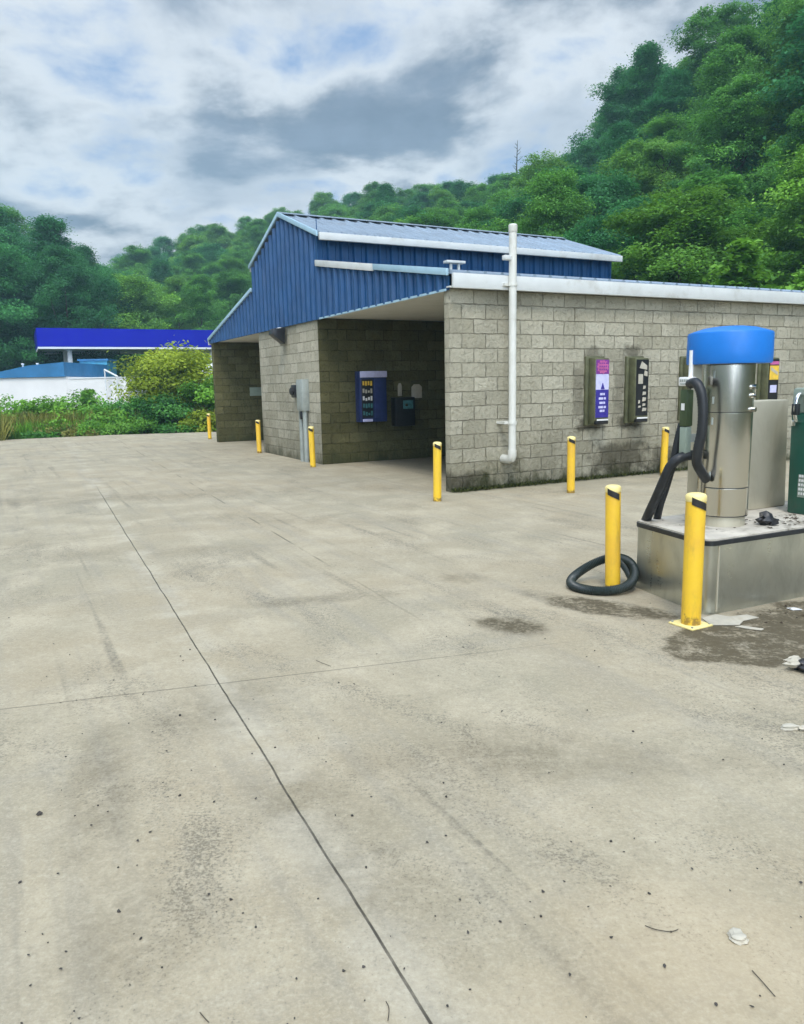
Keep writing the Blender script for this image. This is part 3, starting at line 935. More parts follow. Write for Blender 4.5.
IT = .536
vac = th_b('vacuum_cleaner', 'stainless coin vacuum with a bright blue domed cap on the island', 'vacuum', -1.235, -5.93, IT)
Hc = 1.20
MB().lathe([(.165, 0), (.165, .075)], n=40).build('base_ring', M['steel_warm'], vac, smooth=True)
MB().lathe([(.182, .076), (.182, Hc)], n=48).build('canister', M['steel'], vac, smooth=True)
aim = math.atan2(-.63, -.774)          # towards the forecourt
for nm, z0, z1 in (('upper_door', .845, 1.17), ('lower_door', .30, .835), ('dust_hatch', .09, .285)):
    dd = MB().arc((0, 0), .1825, .192, aim - .55, aim + 1.0, z0, z1, 20).build(nm, M['steel'], vac, smooth=True)
    if nm != 'dust_hatch':
        a = aim - .5
        for zz in (z0 + .06, z1 - .08):
            mb = MB(); mb.cyl((.192 * math.cos(a), .192 * math.sin(a), zz), (.192 * math.cos(a), .192 * math.sin(a), zz + .05), .008, n=8)
            mb.build('hinge', M['conduit'], dd)
for zz in (.076, .288, .84, 1.18):
    MB().arc((0, 0), .1815, .1845, aim - .75, aim + 1.25, zz, zz + .006, 20).build('seam', M['black'], vac)
a = aim + 1.08
for zz in (.86, .96, 1.02):
    mb = MB(); mb.cyl((.18 * math.cos(a), .187 * math.sin(a), zz), (.22 * math.cos(a), .22 * math.sin(a), zz), .018, n=12)
    mb.build('latch', M['chrome'], vac, smooth=True)
cap = [(.272, Hc - .01), (.288, Hc - .012), (.293, Hc + .0), (.294, Hc + .06), (.292, Hc + .200), (.287, Hc + .211), (.25, Hc + .224), (.18, Hc + .245), (.1, Hc + .256), (.01, Hc + .26)]
MB().lathe(cap, n=56).build('dome_cap', M['cap_blue'], vac, smooth=True)

# housing beside the canister, in the same turned frame
MB().box(-.06, .08, .12, .29, 0, 1.21).build('side_housing', M['steel_warm'], vac, bevel=.012)
MB().prism([(.16, 0), (1.12, 0), (1.08, .90), (.16, .90)], lambda a_, b_, d: (a_, d, b_), .27, .45).build('rear_cabinet', M['steel_warm'], vac, bevel=.012)
# hose arm with control box
ctrl = MB().box(-.325, -.255, .08, .15, .74, 1.01).build('control_box', M['green_box'], vac, bevel=.012)
MB().box(-.3295, -.3255, .10, .13, .86, .91).build('sticker', M['white'], ctrl)
MB().box(-.32, -.26, .085, .145, .52, .738).build('support_plate', M['grey_green'], vac, bevel=.006)
lab = MB().box(-.335, -.255, .06, .16, 1.035, 1.10).build('price_plate', M['white'], vac, bevel=.008)
mb = MB()
for i in range(4):
    mb.box(-.338, -.3355, .072 + i * .02, .086 + i * .02, 1.066, 1.084)
mb.box(-.338, -.3355, .08, .14, 1.047, 1.055)
mb.build('lettering', M['conduit'], lab)
MB().cyl((-.275, .10, 1.10), (-.275, .10, 1.29), .017, n=12).build('pole', M['white'], vac, smooth=True)
MB().box(-.262, -.05, .125, .15, .62, .68).build('bracket', M['conduit'], vac)


def smooth_path(pts, n=10):
    P = [Vector(p) for p in pts]
    out = []
    for i in range(len(P) - 1):
        p0 = P[max(0, i - 1)]; p1 = P[i]; p2 = P[i + 1]; p3 = P[min(len(P) - 1, i + 2)]
        for k in range(n):
            s = k / n
            out.append(.5 * ((2 * p1) + (-p0 + p2) * s + (2 * p0 - 5 * p1 + 4 * p2 - p3) * s * s + (-p0 + 3 * p1 - 3 * p2 + p3) * s ** 3))
    out.append(P[-1])
    return out


def hose_mesh(pts, r, n=10, rib=.0009, closed=False, seg=12):
    P = smooth_path(pts, seg)
    mb = MB()
    mb.tube(P, [r + (rib if i % 2 else -rib) for i in range(len(P))], n)
    return mb


def vloc(x, y, z):
    """world point -> vacuum frame"""
    dx, dy = x - vac.location[0], y - vac.location[1]
    return (dx * ce + dy * se, -dx * se + dy * ce, z - IT)


def along(px, py, dist):
    """direction helper: turn a bearing (image-like tangent pair) and range into a point on that bearing"""
    ro, pi_ = -.0201675, .1641264
    cp, sp = math.cos(pi_), math.sin(pi_)
    up = Vector((0, sp, cp)); rt = Vector((1, 0, 0)); fw = Vector((0, cp, -sp))
    r2 = rt * math.cos(ro) + up * math.sin(ro); u2 = up * math.cos(ro) - rt * math.sin(ro)
    d = fw + r2 * ((px - 402) / 766.818) - u2 * ((py - 512) / 766.818)
    k = dist / d.y
    return (d.x * k, d.y * k, CAMH + d.z * k)


h1 = [vloc(*along(px, py, D)) for px, py, D in ((690, 384, 5.62), (696, 383, 5.5), (701, 392, 5.45), (703, 410, 5.43), (702, 430, 5.43), (698, 450, 5.45), (697, 463, 5.48), (702, 473, 5.52), (706, 479, 5.58))]
hose_mesh(h1, .035, 12).build('hose', M['rubber'], vac, smooth=True)
h2 = [vloc(*along(px, py, D)) for px, py, D in ((693, 455, 5.72), (686, 456, 5.68), (678, 459, 5.66), (670, 467, 5.68), (664, 480, 5.72), (657, 496, 5.78), (650, 511, 5.84), (646, 520, 5.95), (643, 527, 6.10))]
hose_mesh(h2, .037, 10).build('hose', M['rubber'], vac, smooth=True)
h3 = [vloc(*along(px, py, D)) for px, py, D in ((682, 424, 5.80), (678, 440, 5.80), (675, 455, 5.80), (671, 470, 5.82), (665, 490, 5.86), (660, 505, 5.9), (657, 519, 5.98))]
hose_mesh(h3, .03, 10).build('hose', M['rubber'], vac, smooth=True)

# hose ring lying on the ground round the bollard
rc_ = Vector((1.575, 5.90, 0))
pts = []
for i in range(40):
    a = 2 * PI * i / 40
    ca, sa = math.cos(a), math.sin(a)
    x = rc_.x + .245 * ca; y = rc_.y + .225 * sa
    lift = .036 + .17 * ((1 + math.cos(a - .75)) / 2) ** 2.2
    pts.append((x, y, lift))
P = smooth_path(pts + [pts[0]], 6)[:-1]
mb = MB()
mb.tube(P, [.034 + (.0028 if i % 2 else -.0028) for i in range(len(P))], 12, closed=True)
hr = thing('vacuum_hose', 'dark rubber hose ring dropped over the foot of a yellow bollard', 'hose', (rc_.x, rc_.y, 0))
o = mb.build('loop', M['hose_green'], hr, smooth=True)
o.data.transform(Matrix.Translation((-rc_.x, -rc_.y, 0)))
tail = [(1.66, 6.06, .235), (1.74, 6.05, .20), (1.79, 5.97, .13), (1.80, 5.86, .06), (1.74, 5.77, .045)]
o = hose_mesh(tail, .033, 12).build('tail', M['hose_green'], hr, smooth=True)
o.data.transform(Matrix.Translation((-rc_.x, -rc_.y, 0)))

# green machine at the end of the island
gm = th_b('shampoo_machine', 'dark green coin machine with chrome handle beside the steel vacuum', 'machine', -.42, -6.10, IT)
MB().prism([(.0, 0), (.62, 0), (.62, .80), (-.02, .80)], lambda a_, b_, d: (a_, d, b_), .0, .21).build('lower_cabinet', M['green_dark'], gm, bevel=.015)
MB().box(-.01, .62, .02, .215, .802, 1.0).build('upper_panel', M['grey_green'], gm, bevel=.02)
hd = MB().tube(smooth_path([(-.005, .13, .95), (-.06, .13, .94), (-.085, .13, .86), (-.07, .13, .76), (-.01, .13, .735)], 6), .016, 12).build('handle', M['chrome'], gm, smooth=True)
mb = MB(); mb.box(-.10, -.055, .105, .155, .79, .88); mb.build('grip', M['rubber'], hd, bevel=.008)
MB().box(-.045, -.008, .05, .09, .90, .96).build('valve', M['chrome'], gm, bevel=.01)
MB().box(-.05, -.018, .15, .19, .70, .75).build('valve', M['chrome'], gm, bevel=.01)
cp_ = MB().box(-.008, .0035, .03, .12, .14, .34).build('coin_plate', M['grey_green'], gm)
mb = MB()
rr_ = random.Random(5)
for i in range(5):
    for k in range(4):
        mb.box(-.014, -.0085, .036 + k * .021, .05 + k * .021 - rr_.random() * .004, .16 + i * .035, .18 + i * .035)
mb.build('keypad_key', M['white'], cp_)

# debris on the island
rg = MB()
rr_ = random.Random(9)
def lump(c, r, sq=.6, seed=0, sub=2):
    bm = bmesh.new(); bmesh.ops.create_icosphere(bm, subdivisions=sub, radius=1)
    q = random.Random(seed); ph = [q.uniform(0, 6) for _ in range(6)]
    vs = []
    for v in bm.verts:
        d = 1 + .22 * math.sin(3 * v.co.x + ph[0]) + .2 * math.sin(4 * v.co.y + ph[1]) + .16 * math.sin(5 * v.co.z + ph[2]) + .1 * q.uniform(-1, 1)
        vs.append((c[0] + v.co.x * d * r[0], c[1] + v.co.y * d * r[1], c[2] + v.co.z * d * r[2]))
    fs = [tuple(l.index for l in f.verts) for f in bm.faces]
    bm.free()
    return vs, fs
mb = MB(); mb.add(*lump((0, 0, .04), (.075, .05, .045), seed=4)); mb.add(*lump((.05, -.02, .03), (.04, .03, .03), seed=5))
o = mb.build('cleaning_rag', M['black'], smooth=True)
o.location = tuple(Vector(along(766, 516, 5.62)[:2]).to_3d() + Vector((0, 0, IT)))
tag(o, 'crumpled black rag on the island between vacuum and green machine', 'rag')


def flakes(n, area, zf, size, m_, name, seed, up=.35):
    q = np.random.default_rng(seed)
    vs = []; fs = []
    for i in range(n):
        x, y = area(q)
        s = size * q.uniform(.4, 1.5); a = q.uniform(0, 6.28)
        z = zf + q.uniform(.002, .006)
        p = []
        for k in range(5):
            ang = a + k * 1.2566
            rr = s * q.uniform(.5, 1.0) * (1 if k % 2 else .7)
            p.append((x + rr * math.cos(ang), y + rr * math.sin(ang), z + q.uniform(0, up) * s))
        b_ = len(vs); vs += p; fs.append(tuple(range(b_, b_ + 5)))
        vs += [(a_, b2, c_ - .0015) for a_, b2, c_ in p]
        fs.append(tuple(range(b_ + 9, b_ + 4, -1)))
        for k in range(5):
            fs.append((b_ + k, b_ + 5 + k, b_ + 5 + (k + 1) % 5, b_ + (k + 1) % 5))
    mb = MB(); mb.add(vs, fs)
    return mb.build(name, m_)


def on_island(q):
    p = W(q.uniform(-1.15, -.1), q.uniform(-6.28, -5.95)); return p.x, p.y
def at_hand(q):
    p = W(q.uniform(-1.7, .9), q.uniform(-6.28, -5.5)); return p.x, p.y
for nm, m_, n, s_, sd, ar in (('leaf_litter', M['dead_leaf'], 80, .016, 1, on_island), ('paper_litter', M['offwhite'], 70, .014, 2, on_island), ('leaf_litter', M['dead_leaf'], 40, .012, 3, at_hand)):
    o = flakes(n, ar, IT, s_, m_, nm, sd); o['kind'] = 'stuff'
    o['label'] = 'bits of litter and dead leaf strewn over the island top'

# ------------------------------------------------------------------ litter on the concrete
def paper(name, label, cat, x, y, poly, m_, z=.004, th=.004, crumple=0, rz=0):
    mb = MB(); mb.prism(poly, Fz, z, z + th)
    o = mb.build(name, m_)
    o.location = (x, y, 0); o.rotation_euler = (0, 0, rz)
    return tag(o, label, cat)
paper('cardboard_sheet', 'flat pale cardboard sheet on the damp dirt at the island corner', 'cardboard', 2.18, 5.02, [(-.16, -.1), (.02, -.14), (.1, -.06), (.24, -.02), (.2, .06), (.06, .04), (.0, .11), (-.14, .05)], M['offwhite'], rz=.15)
paper('paper_scrap', 'white paper strip beside the pale cardboard sheet', 'paper', 2.26, 4.82, [(-.08, .035), (-.03, .05), (.08, -.025), (.055, -.05), (.0, -.025)], M['offwhite'], rz=0)
paper('paper_scrap', 'small white paper scrap on the dirt at the steel island foot', 'paper', 2.75, 5.22, [(-.04, .02), (.02, .03), (.05, -.02), (-.02, -.03)], M['white'])
def crumple(name, label, cat, x, y, r, m_, seed):
    mb = MB(); mb.add(*lump((0, 0, r[2] * .8), r, seed=seed, sub=3))
    o = mb.build(name, m_); o.location = (x, y, 0)
    return tag(o, label, cat)
crumple('paper_wad', 'flattened white paper wad alone on the concrete, nearest piece of litter', 'paper', .955, 2.01, (.030, .022, .010), M['offwhite'], 21)
w1 = crumple('snack_wrapper', 'crumpled black and white wrapper on the concrete below the steel island', 'litter', 2.24, 4.08, (.09, .055, .03), M['black'], 8)
for i, (x, y) in enumerate(((-.05, .045), (-.085, -.01))):
    mb = MB(); mb.add(*lump((x, y, .045), (.045, .02, .022), seed=31 + i, sub=2)); mb.build('torn_paper', M['offwhite'], w1)
w2 = crumple('snack_wrapper', 'twisted pink and white wrapper on the concrete at the frame edge', 'litter', 1.80, 3.36, (.055, .016, .012), M['offwhite'], 12)
mb = MB(); mb.add(*lump((.05, -.02, .012), (.03, .014, .012), seed=41)); mb.build('printed_flap', M['offwhite'], w2)
mb = MB(); mb.add(*lump((.06, -.045, .01), (.02, .01, .01), seed=43)); mb.build('torn_corner', M['stone_dark'], w2)

peb = [along(px, py, 1) for px, py in ((40, 815), (180, 716), (66, 757), (168, 797), (180, 796), (98, 806), (75, 816), (119, 912), (141, 939), (162, 968), (134, 934), (231, 900), (326, 762), (346, 744), (446, 797), (446, 836), (571, 842), (611, 842), (649, 894), (671, 932), (530, 902), (541, 917), (500, 922), (760, 996), (633, 732), (784, 765), (470, 990), (352, 816), (275, 748), (88, 680), (247, 561), (215, 720), (118, 868), (48, 943), (20, 883), (545, 639), (273, 696), (190, 650), (366, 868), (318, 899))]
gl = 'pebbles and clods scattered over the concrete'
bases = []
for k in range(4):
    mb = MB(); mb.add(*lump((0, 0, .006), (.011, .008, .007), seed=50 + k, sub=1))
    bases.append(mb.v[:] and (mb.v, mb.f))
pm = []
for i, d in enumerate(peb):
    s = CAMH / (CAMH - d[2]); x, y = d[0] * s, d[1] * s
    k = i % 4
    if i < 4:
        mb = MB(); mb.add(*bases[k]); o = mb.build('pebble', M['stone_dark']); pm.append(o)
    else:
        o = pm[k].copy(); COL.objects.link(o)
    o.location = (x, y, 0); o.rotation_euler = (0, 0, i * 1.7)
    q = .26 + .42 * ((i * 37) % 10) / 10
    if i in (0, 1): q = 1.2 if i == 0 else .8
    o.scale = (q, q, q)
    tag(o, 'small dark pebble lying on the open concrete forecourt', 'pebble', gl)
for lab, pts in (('thin bent twig at the bottom edge beside the long joint', ((386, 1003), (389, 1010), (388, 1022))),
                 ('thin twig touching a pebble near the white paper wad', ((645, 927), (656, 931), (670, 933), (678, 931))),
                 ('longer twig right of the white paper wad near the bottom edge', ((752, 972), (762, 983), (775, 998))),
                 ('short twig left of the long joint near the bottom edge', ((200, 1014), (205, 1020), (209, 1024))),
                 ('short dark twig on the concrete in front of the wash bay', ((316, 661), (323, 664), (331, 667)))):
    P = []
    for px, py in pts:
        d = along(px, py, 1); s = CAMH / (CAMH - d[2]); P.append((d[0] * s, d[1] * s, .005))
    o = MB().tube(smooth_path(P, 4), .0013, 6).build('twig', M['bark'], smooth=True)
    c0 = Vector(P[0]); o.data.transform(Matrix.Translation(-c0)); o.location = c0
    tag(o, lab, 'twig', 'twigs on the concrete')
q_ = np.random.default_rng(77)
def fore(q):
    while True:
        y = q.uniform(1.6, 9); x = q.uniform(-.75, .75) * y
        if q.uniform() < min(1, 2.2 / y): return x, y
o = flakes(330, fore, 0, .006, M['stone_dark'], 'grit', 5, .6); o['kind'] = 'stuff'; o['label'] = 'fine dark grit and leaf crumbs over the concrete'
def fore2(q):
    p = W(q.uniform(-1.6, .6), -6.33 - abs(q.normal(0, .4))); return p.x, p.y
o = flakes(90, fore2, 0, .012, M['dead_leaf'], 'leaf_litter', 6, .5); o['kind'] = 'stuff'; o['label'] = 'dead leaf crumbs along the foot of the steel island'


# ------------------------------------------------------------------ foliage
def leaves_mesh(C, N, A, L, wid, tint, name, m_):
    """C centres, N normals, A long axes, L lengths"""
    n = len(C)
    A = A - N * np.sum(A * N, 1, keepdims=True)
    A /= np.linalg.norm(A, axis=1, keepdims=True) + 1e-9
    B = np.cross(N, A)
    L = L[:, None]
    V = np.empty((n, 4, 3))
    V[:, 0] = C - A * L * .5
    V[:, 1] = C + B * L * wid + N * L * .08 + A * L * .05
    V[:, 2] = C + A * L * .5 - N * L * .06
    V[:, 3] = C - B * L * wid + N * L * .08 + A * L * .05
    me = bpy.data.meshes.new(name)
    me.vertices.add(n * 4); me.loops.add(n * 4); me.polygons.add(n)
    me.vertices.foreach_set('co', V.reshape(-1).astype(np.float32))
    me.loops.foreach_set('vertex_index', np.arange(n * 4, dtype=np.int32))
    me.polygons.foreach_set('loop_start', np.arange(0, n * 4, 4, dtype=np.int32))
    me.polygons.foreach_set('loop_total', np.full(n, 4, dtype=np.int32))
    at_ = me.attributes.new('tint', 'FLOAT', 'FACE')
    at_.data.foreach_set('value', tint.astype(np.float32))
    me.update(calc_edges=True)
    me.materials.append(m_)
    o = bpy.data.objects.new(name, me); COL.objects.link(o)
    return o


def crown_clusters(q, H, R, base, n, shape):
    out = []; ph = q.uniform(0, 6.28, 3)
    for i in range(n):
        t = q.uniform(0, 1) ** .85
        if shape == 'cone': env = (1 - t) ** .7 * (.35 + .65 * min(1, t * 5))
        elif shape == 'round': env = math.sin(PI * min(1, t * .86 + .10)) ** .65
        else: env = math.sin(PI * min(1, t * .80 + .17)) ** .55
        a = q.uniform(0, 2 * PI)
        env *= 1 + .26 * math.sin(3 * a + 7 * t + ph[0]) + .2 * math.sin(5 * a - 11 * t + ph[1]) + .14 * math.sin(9 * t + ph[2])
        rr = R * max(.08, env) * math.sqrt(q.uniform(.12, 1.0))
        out.append((rr * math.cos(a), rr * math.sin(a), base + (H - base) * t))
    return np.array(out)


def make_tree(name, H, R, base, ncl, per, leaf, mk, seed, shape='round', flat=.42, csize=.27, trunk_r=.2):
    q = np.random.default_rng(seed)
    root = thing(name, 'x', 'tree')
    cl = crown_clusters(q, H - .4, R, base, ncl, shape)
    cl[0] = (q.uniform(-.2, .2), q.uniform(-.2, .2), H - 1.1)
    C = []; N = []; A = []; T = []
    mid = np.array([0, 0, base + (H - base) * .45])
    for c in cl:
        s = R * csize * q.uniform(.75, 1.4)
        m = int(per * q.uniform(.7, 1.3))
        d = q.normal(size=(m, 3)); d /= np.linalg.norm(d, axis=1, keepdims=True)
        rad = q.uniform(.15, 1, (m, 1)) ** .5
        p = d * rad * np.array([s, s, s * flat])
        p[:, 2] -= .16 * (p[:, 0] ** 2 + p[:, 1] ** 2) / s
        # sprays: pull leaves onto a few twigs
        k = q.integers(0, 5, m); ang = k * 1.2566 + q.uniform(0, 6)
        p[:, 0] += np.cos(ang) * s * .28; p[:, 1] += np.sin(ang) * s * .28
        far = q.uniform(0, 1, (m, 1)) < (.15 if H > 8 else .03)
        p = np.where(far, p * q.uniform(1.2, 1.7, (m, 1)), p)
        out = c - mid; out = out / (np.linalg.norm(out) + 1e-6)
        nn = np.array([0, 0, .75]) + out * .45 + q.normal(size=(m, 3)) * .42
        nn /= np.linalg.norm(nn, axis=1, keepdims=True)
        C.append(c + p); N.append(nn); A.append(q.normal(size=(m, 3)) + np.array([0, 0, -.35]))
        T.append(np.clip(q.uniform(0, 1) ** 1.3 * .62 + q.uniform(0, .30, m) + .12 * rad[:, 0], 0, 1))  # wide cluster spread paints deep crown shadows into the leaf tint
    C = np.concatenate(C); N = np.concatenate(N); A = np.concatenate(A); T = np.concatenate(T)
    L = leaf * q.uniform(.65, 1.35, len(C))
    cr = leaves_mesh(C, N, A, L, .30, T, 'crown', M[mk]); cr.parent = root
    mb = MB()
    k = 7
    pts = [(q.normal(0, .07) * i * .5, q.normal(0, .07) * i * .5, -.6 + (H * .86 + .6) * i / (k - 1)) for i in range(k)]
    mb.tube(pts, [trunk_r * (1 - .85 * i / (k - 1)) * (1.25 if i == 0 else 1) for i in range(k)], 8)
    for c in cl[:: max(1, len(cl) // 12)]:
        z0 = max(base * .7, c[2] - np.hypot(c[0], c[1]) * .8 - .4)
        f = (z0 + .6) / (H * .86 + .6) * (k - 1); i = int(min(k - 2, max(0, f)))
        s = Vector(pts[i]).lerp(Vector(pts[i + 1]), f - i)
        e_ = Vector(c); mdl = s.lerp(e_, .55) + Vector((0, 0, -.12 * (e_ - s).length * .5))
        mb.tube([s, mdl, e_], [trunk_r * .32, trunk_r * .2, trunk_r * .06], 6)
    mb.build('trunk', M['bark'], root, smooth=True, fix=False)
    return root


TREES = {
    'emerald': [make_tree('broadleaf_tree', 12.5, 4.1, .8, 230, 294, 0.172, 'leaf_emerald', 1, 'round', .62, .165),
                make_tree('broadleaf_tree', 13.6, 3.6, .7, 230, 279, 0.164, 'leaf_emerald', 2, 'cone', .5, .18),
                make_tree('broadleaf_tree', 12.0, 4.4, .9, 240, 294, 0.179, 'leaf_emerald', 3, 'oval', .6, .155)],
    'mid': [make_tree('broadleaf_tree', 12.5, 4.0, .8, 230, 294, 0.164, 'leaf_mid', 4, 'round', .6, .165),
            make_tree('broadleaf_tree', 13.2, 3.4, .6, 230, 263, 0.156, 'leaf_mid', 5, 'oval', .52, .18)],
    'light': [make_tree('broadleaf_tree', 12.3, 3.9, .8, 220, 279, 0.164, 'leaf_light', 6, 'round', .6, .17)],
    'rust': [make_tree('broadleaf_tree', 12.5, 3.2, .9, 170, 248, 0.172, 'leaf_rust', 8, 'oval', .55, .18)],
}
used = set()
KIND = {'emerald': 'dark green', 'mid': 'mid green', 'light': 'yellow green', 'rust': 'brownish green'}


def plant(kind, var, x, y, scale, sxy, rz, label, group=None):
    p = TREES[kind][var % len(TREES[kind])]
    if p.name in used: o = copy_tree(p)
    else:
        o = p; used.add(p.name)
    o.location = (x, y, float(ground_h(x, y)) - .2)
    o.rotation_euler = (.07 * math.sin(rz * 7 + x), .07 * math.cos(rz * 5 + y), rz); o.scale = (scale * sxy, scale * sxy * (1 + .14 * math.sin(x * 3 + y)), scale)
    o['label'] = label
    if group: o['group'] = group
    elif 'group' in o: del o['group']
    return o


def forest():
    q = np.random.default_rng(5)
    pts = []
    specs = [  # az range, spacing, region words
        (-33, -18.5, 5.4, 'on the wooded slope behind the blue fuel canopy', .62),
        (-18.5, 9.5, 5.1, 'on the far ridge beyond the blue gable', .62),
        (9.5, 37, 3.75, 'on the steep hillside right of the car wash', .5)]
    for a0, a1, sp, words, dmax in specs:
        tries = 0; mine = []
        while tries < 9000:
            tries += 1
            az = q.uniform(a0, a1)
            el, rc, r0, ht = prof(az)
            r = math.sqrt(q.uniform((r0 - 1) ** 2, (rc + 5) ** 2))
            x, y = r * math.sin(math.radians(az)), r * math.cos(math.radians(az))
            s = sp * (1.0 if r < 100 else 1.15)
            if any((x - a) ** 2 + (y - b) ** 2 < s * s for a, b in mine): continue
            mine.append((x, y))
            k = q.uniform()
            if a0 > 0: kind = 'emerald' if k < .60 else ('mid' if k < .95 else 'light')
            elif a0 > -20: kind = 'emerald' if k < .25 else ('mid' if k < .80 else 'light')
            else: kind = 'emerald' if k < .7 else ('mid' if k < .94 else 'light')
            sc = ht / 12.5 * (q.choice([.74, .9, 1.0, 1.22]) * q.uniform(.92, 1.06) if a0 > 0 else q.uniform(.9, 1.06))
            pts.append((kind, x, y, sc, words))
    print('forest trees', len(pts))
    for i, (kind, x, y, sc, words) in enumerate(pts):
        lab = f'{KIND[kind]} broadleaf tree {words}'
        plant(kind, i, x, y, sc, q.uniform(.82, 1.22), q.uniform(0, 6.28), lab, f'{KIND[kind]} trees {words}')


forest()
# trees one can pick out
def bearing(px, D):
    a = along(px, 390, D); return a[0], a[1]
for kind, px, D, sc, sxy, lab in (
        ('light', 118, 74, .95, 1.0, 'bright yellow green tree rising just behind the blue fuel canopy'),
        ('emerald', 8, 66, 1.0, 1.1, 'tall dark tree at the far left edge beside the fuel canopy'),
        ('emerald', 68, 72, .98, 1.05, 'dark full tree left of the bright yellow green one'),
        ('mid', 160, 84, .8, 1.1, 'mid green tree right of the bright yellow green one'),
        ('light', 802, 36, .85, .9, 'light green leaning tree at the right frame edge on the hillside'),
        ('light', 440, 100, .62, 1.1, 'small lime tinted crown showing above the blue gable roof'),
        ('rust', 497, 88, .72, .9, 'brownish tree left of the bare snag on the ridge')):
    x, y = bearing(px, D)
    plant(kind, 0, x, y, sc, sxy, 1.0 + px, lab)

sap = make_tree('sapling', 5.9, 1.15, 2.2, 44, 70, .22, 'leaf_light', 31, 'cone', .35, .34, .05)
x, y = bearing(735, 22.0); sap.location = (x, y, float(ground_h(x, y)) - .1)
sap['label'] = 'bright lime sapling in front of the dark hillside above the side wall'
sap2 = make_tree('sapling', 4.6, 1.3, 2.0, 30, 70, .22, 'leaf_light', 33, 'round', .35, .34, .05)
x, y = bearing(812, 21); sap2.location = (x, y, float(ground_h(x, y)) + .3)
sap2['label'] = 'low lime green treetop at the right edge just over the roof trim'
# bare snag on the ridge
sn = thing('bare_snag', 'thin bare dead tree sticking up from the ridge skyline', 'tree')
mb = MB(); q = random.Random(4)
mb.tube([(0, 0, -.5), (.1, 0, 6), (-.05, .1, 13), (.05, 0, 17.5)], [.22, .17, .10, .03], 7)
for i in range(22):
    z = 8 + i * .42; a = q.uniform(0, 6.28); l = q.uniform(.5, 1.5) * (1.2 - i / 26)
    mb.tube([(0, 0, z), (l * .6 * math.cos(a), l * .6 * math.sin(a), z + .35 * l), (l * math.cos(a), l * math.sin(a), z + .75 * l)], [.05, .03, .012], 5)
mb.build('trunk', M['bark'], sn, fix=False)
x, y = bearing(516, 104); sn.location = (x, y, float(ground_h(x, y)) - .3); sn.scale = (1, 1, .9)

# bushes along the edge of the concrete -----------------------------------------
def make_bush(name, H, R, n, per, leaf, mk, seed, label, x, y, shape='oval', flat=.6, cs=.33, sq=1.0):
    t = make_tree(name, H, R, .15, n, per, leaf, mk, seed, shape, flat, cs, .05)
    for ch in t.children:
        if ch.name.startswith('crown'): ch.name = 'foliage'
        else: ch.name = 'stems'
    t.location = (x, y, -.1); t.scale = (1, sq, 1)
    t['label'] = label; t['category'] = 'bush'; t['group'] = 'bushes at the edge of the concrete'
    return t


for (px, D, H, R, n, per, leaf, mk, sd, shp, lab) in (
        (172, 33.6, 3.75, 2.0, 70, 200, .15, 'leaf_lime', 41, 'oval', 'tall bright yellow green bush beside the far block wall'),
        (205, 32.6, 2.5, 1.2, 34, 130, .14, 'leaf_light', 42, 'oval', 'pale green bush filling the gap beside the far block wall end'),
        (160, 30.8, 1.75, 1.25, 34, 150, .13, 'leaf_bush', 43, 'round', 'dark green bush in front of the bright yellow green one'),
        (196, 30.4, 1.15, .9, 24, 120, .12, 'leaf_lime', 44, 'round', 'low lime green bush left of the farthest bollard'),
        (126, 31.0, 1.7, 1.3, 32, 130, .13, 'leaf_mid', 45, 'oval', 'mid green bush under the right part of the fuel canopy'),
        (98, 30.4, 1.35, 1.2, 28, 120, .13, 'leaf_light', 46, 'round', 'low leafy light green bush in front of the white building'),
        (75, 31.4, 2.0, 1.3, 26, 100, .15, 'leaf_light', 47, 'oval', 'sprawling pale bush below the white canopy column'),
        (88, 32.0, 2.1, .8, 18, 80, .16, 'leaf_light', 51, 'cone', 'spiky light bush rising over the weeds under the canopy'),
        (40, 30.5, 1.7, 1.5, 30, 110, .14, 'leaf_light', 48, 'round', 'low bush left of the weeds under the blue roof'),
        (4, 30.0, 1.75, 1.6, 30, 110, .14, 'leaf_light', 49, 'round', 'pale weedy bush at the left frame edge'),
        (-40, 29.5, 1.6, 1.7, 30, 110, .15, 'leaf_mid', 50, 'round', 'mid green bush beyond the pale weedy one')):
    x, y = bearing(px, D)
    make_bush('bush', H, R, n, per, leaf, mk, sd, lab, x, y, shp)


wp_ = None
for i, (px, D, H, R, mk) in enumerate(((18, 28.6, .95, .9, 'leaf_light'), (52, 28.9, .85, .8, 'dry_grass'), (84, 29.1, .9, .9, 'leaf_light'), (112, 29.4, .8, .9, 'leaf_mid'),
                                       (-10, 28.2, 1.0, .9, 'dry_grass'), (140, 29.6, .85, .8, 'leaf_light'), (34, 28.3, .6, .7, 'leaf_mid'), (68, 28.6, .6, .7, 'dry_grass'), (175, 29.8, .7, .8, 'leaf_mid'))):
    x, y = bearing(px, D)
    c_ = make_bush('weed_clump', H, R, 22, 90, .10, mk, 70 + i, 'knee high weed clump at the front of the overgrown concrete edge', x, y, 'round', .7, .3)
    c_['group'] = 'weed clumps at the concrete edge'; c_['category'] = 'weeds'


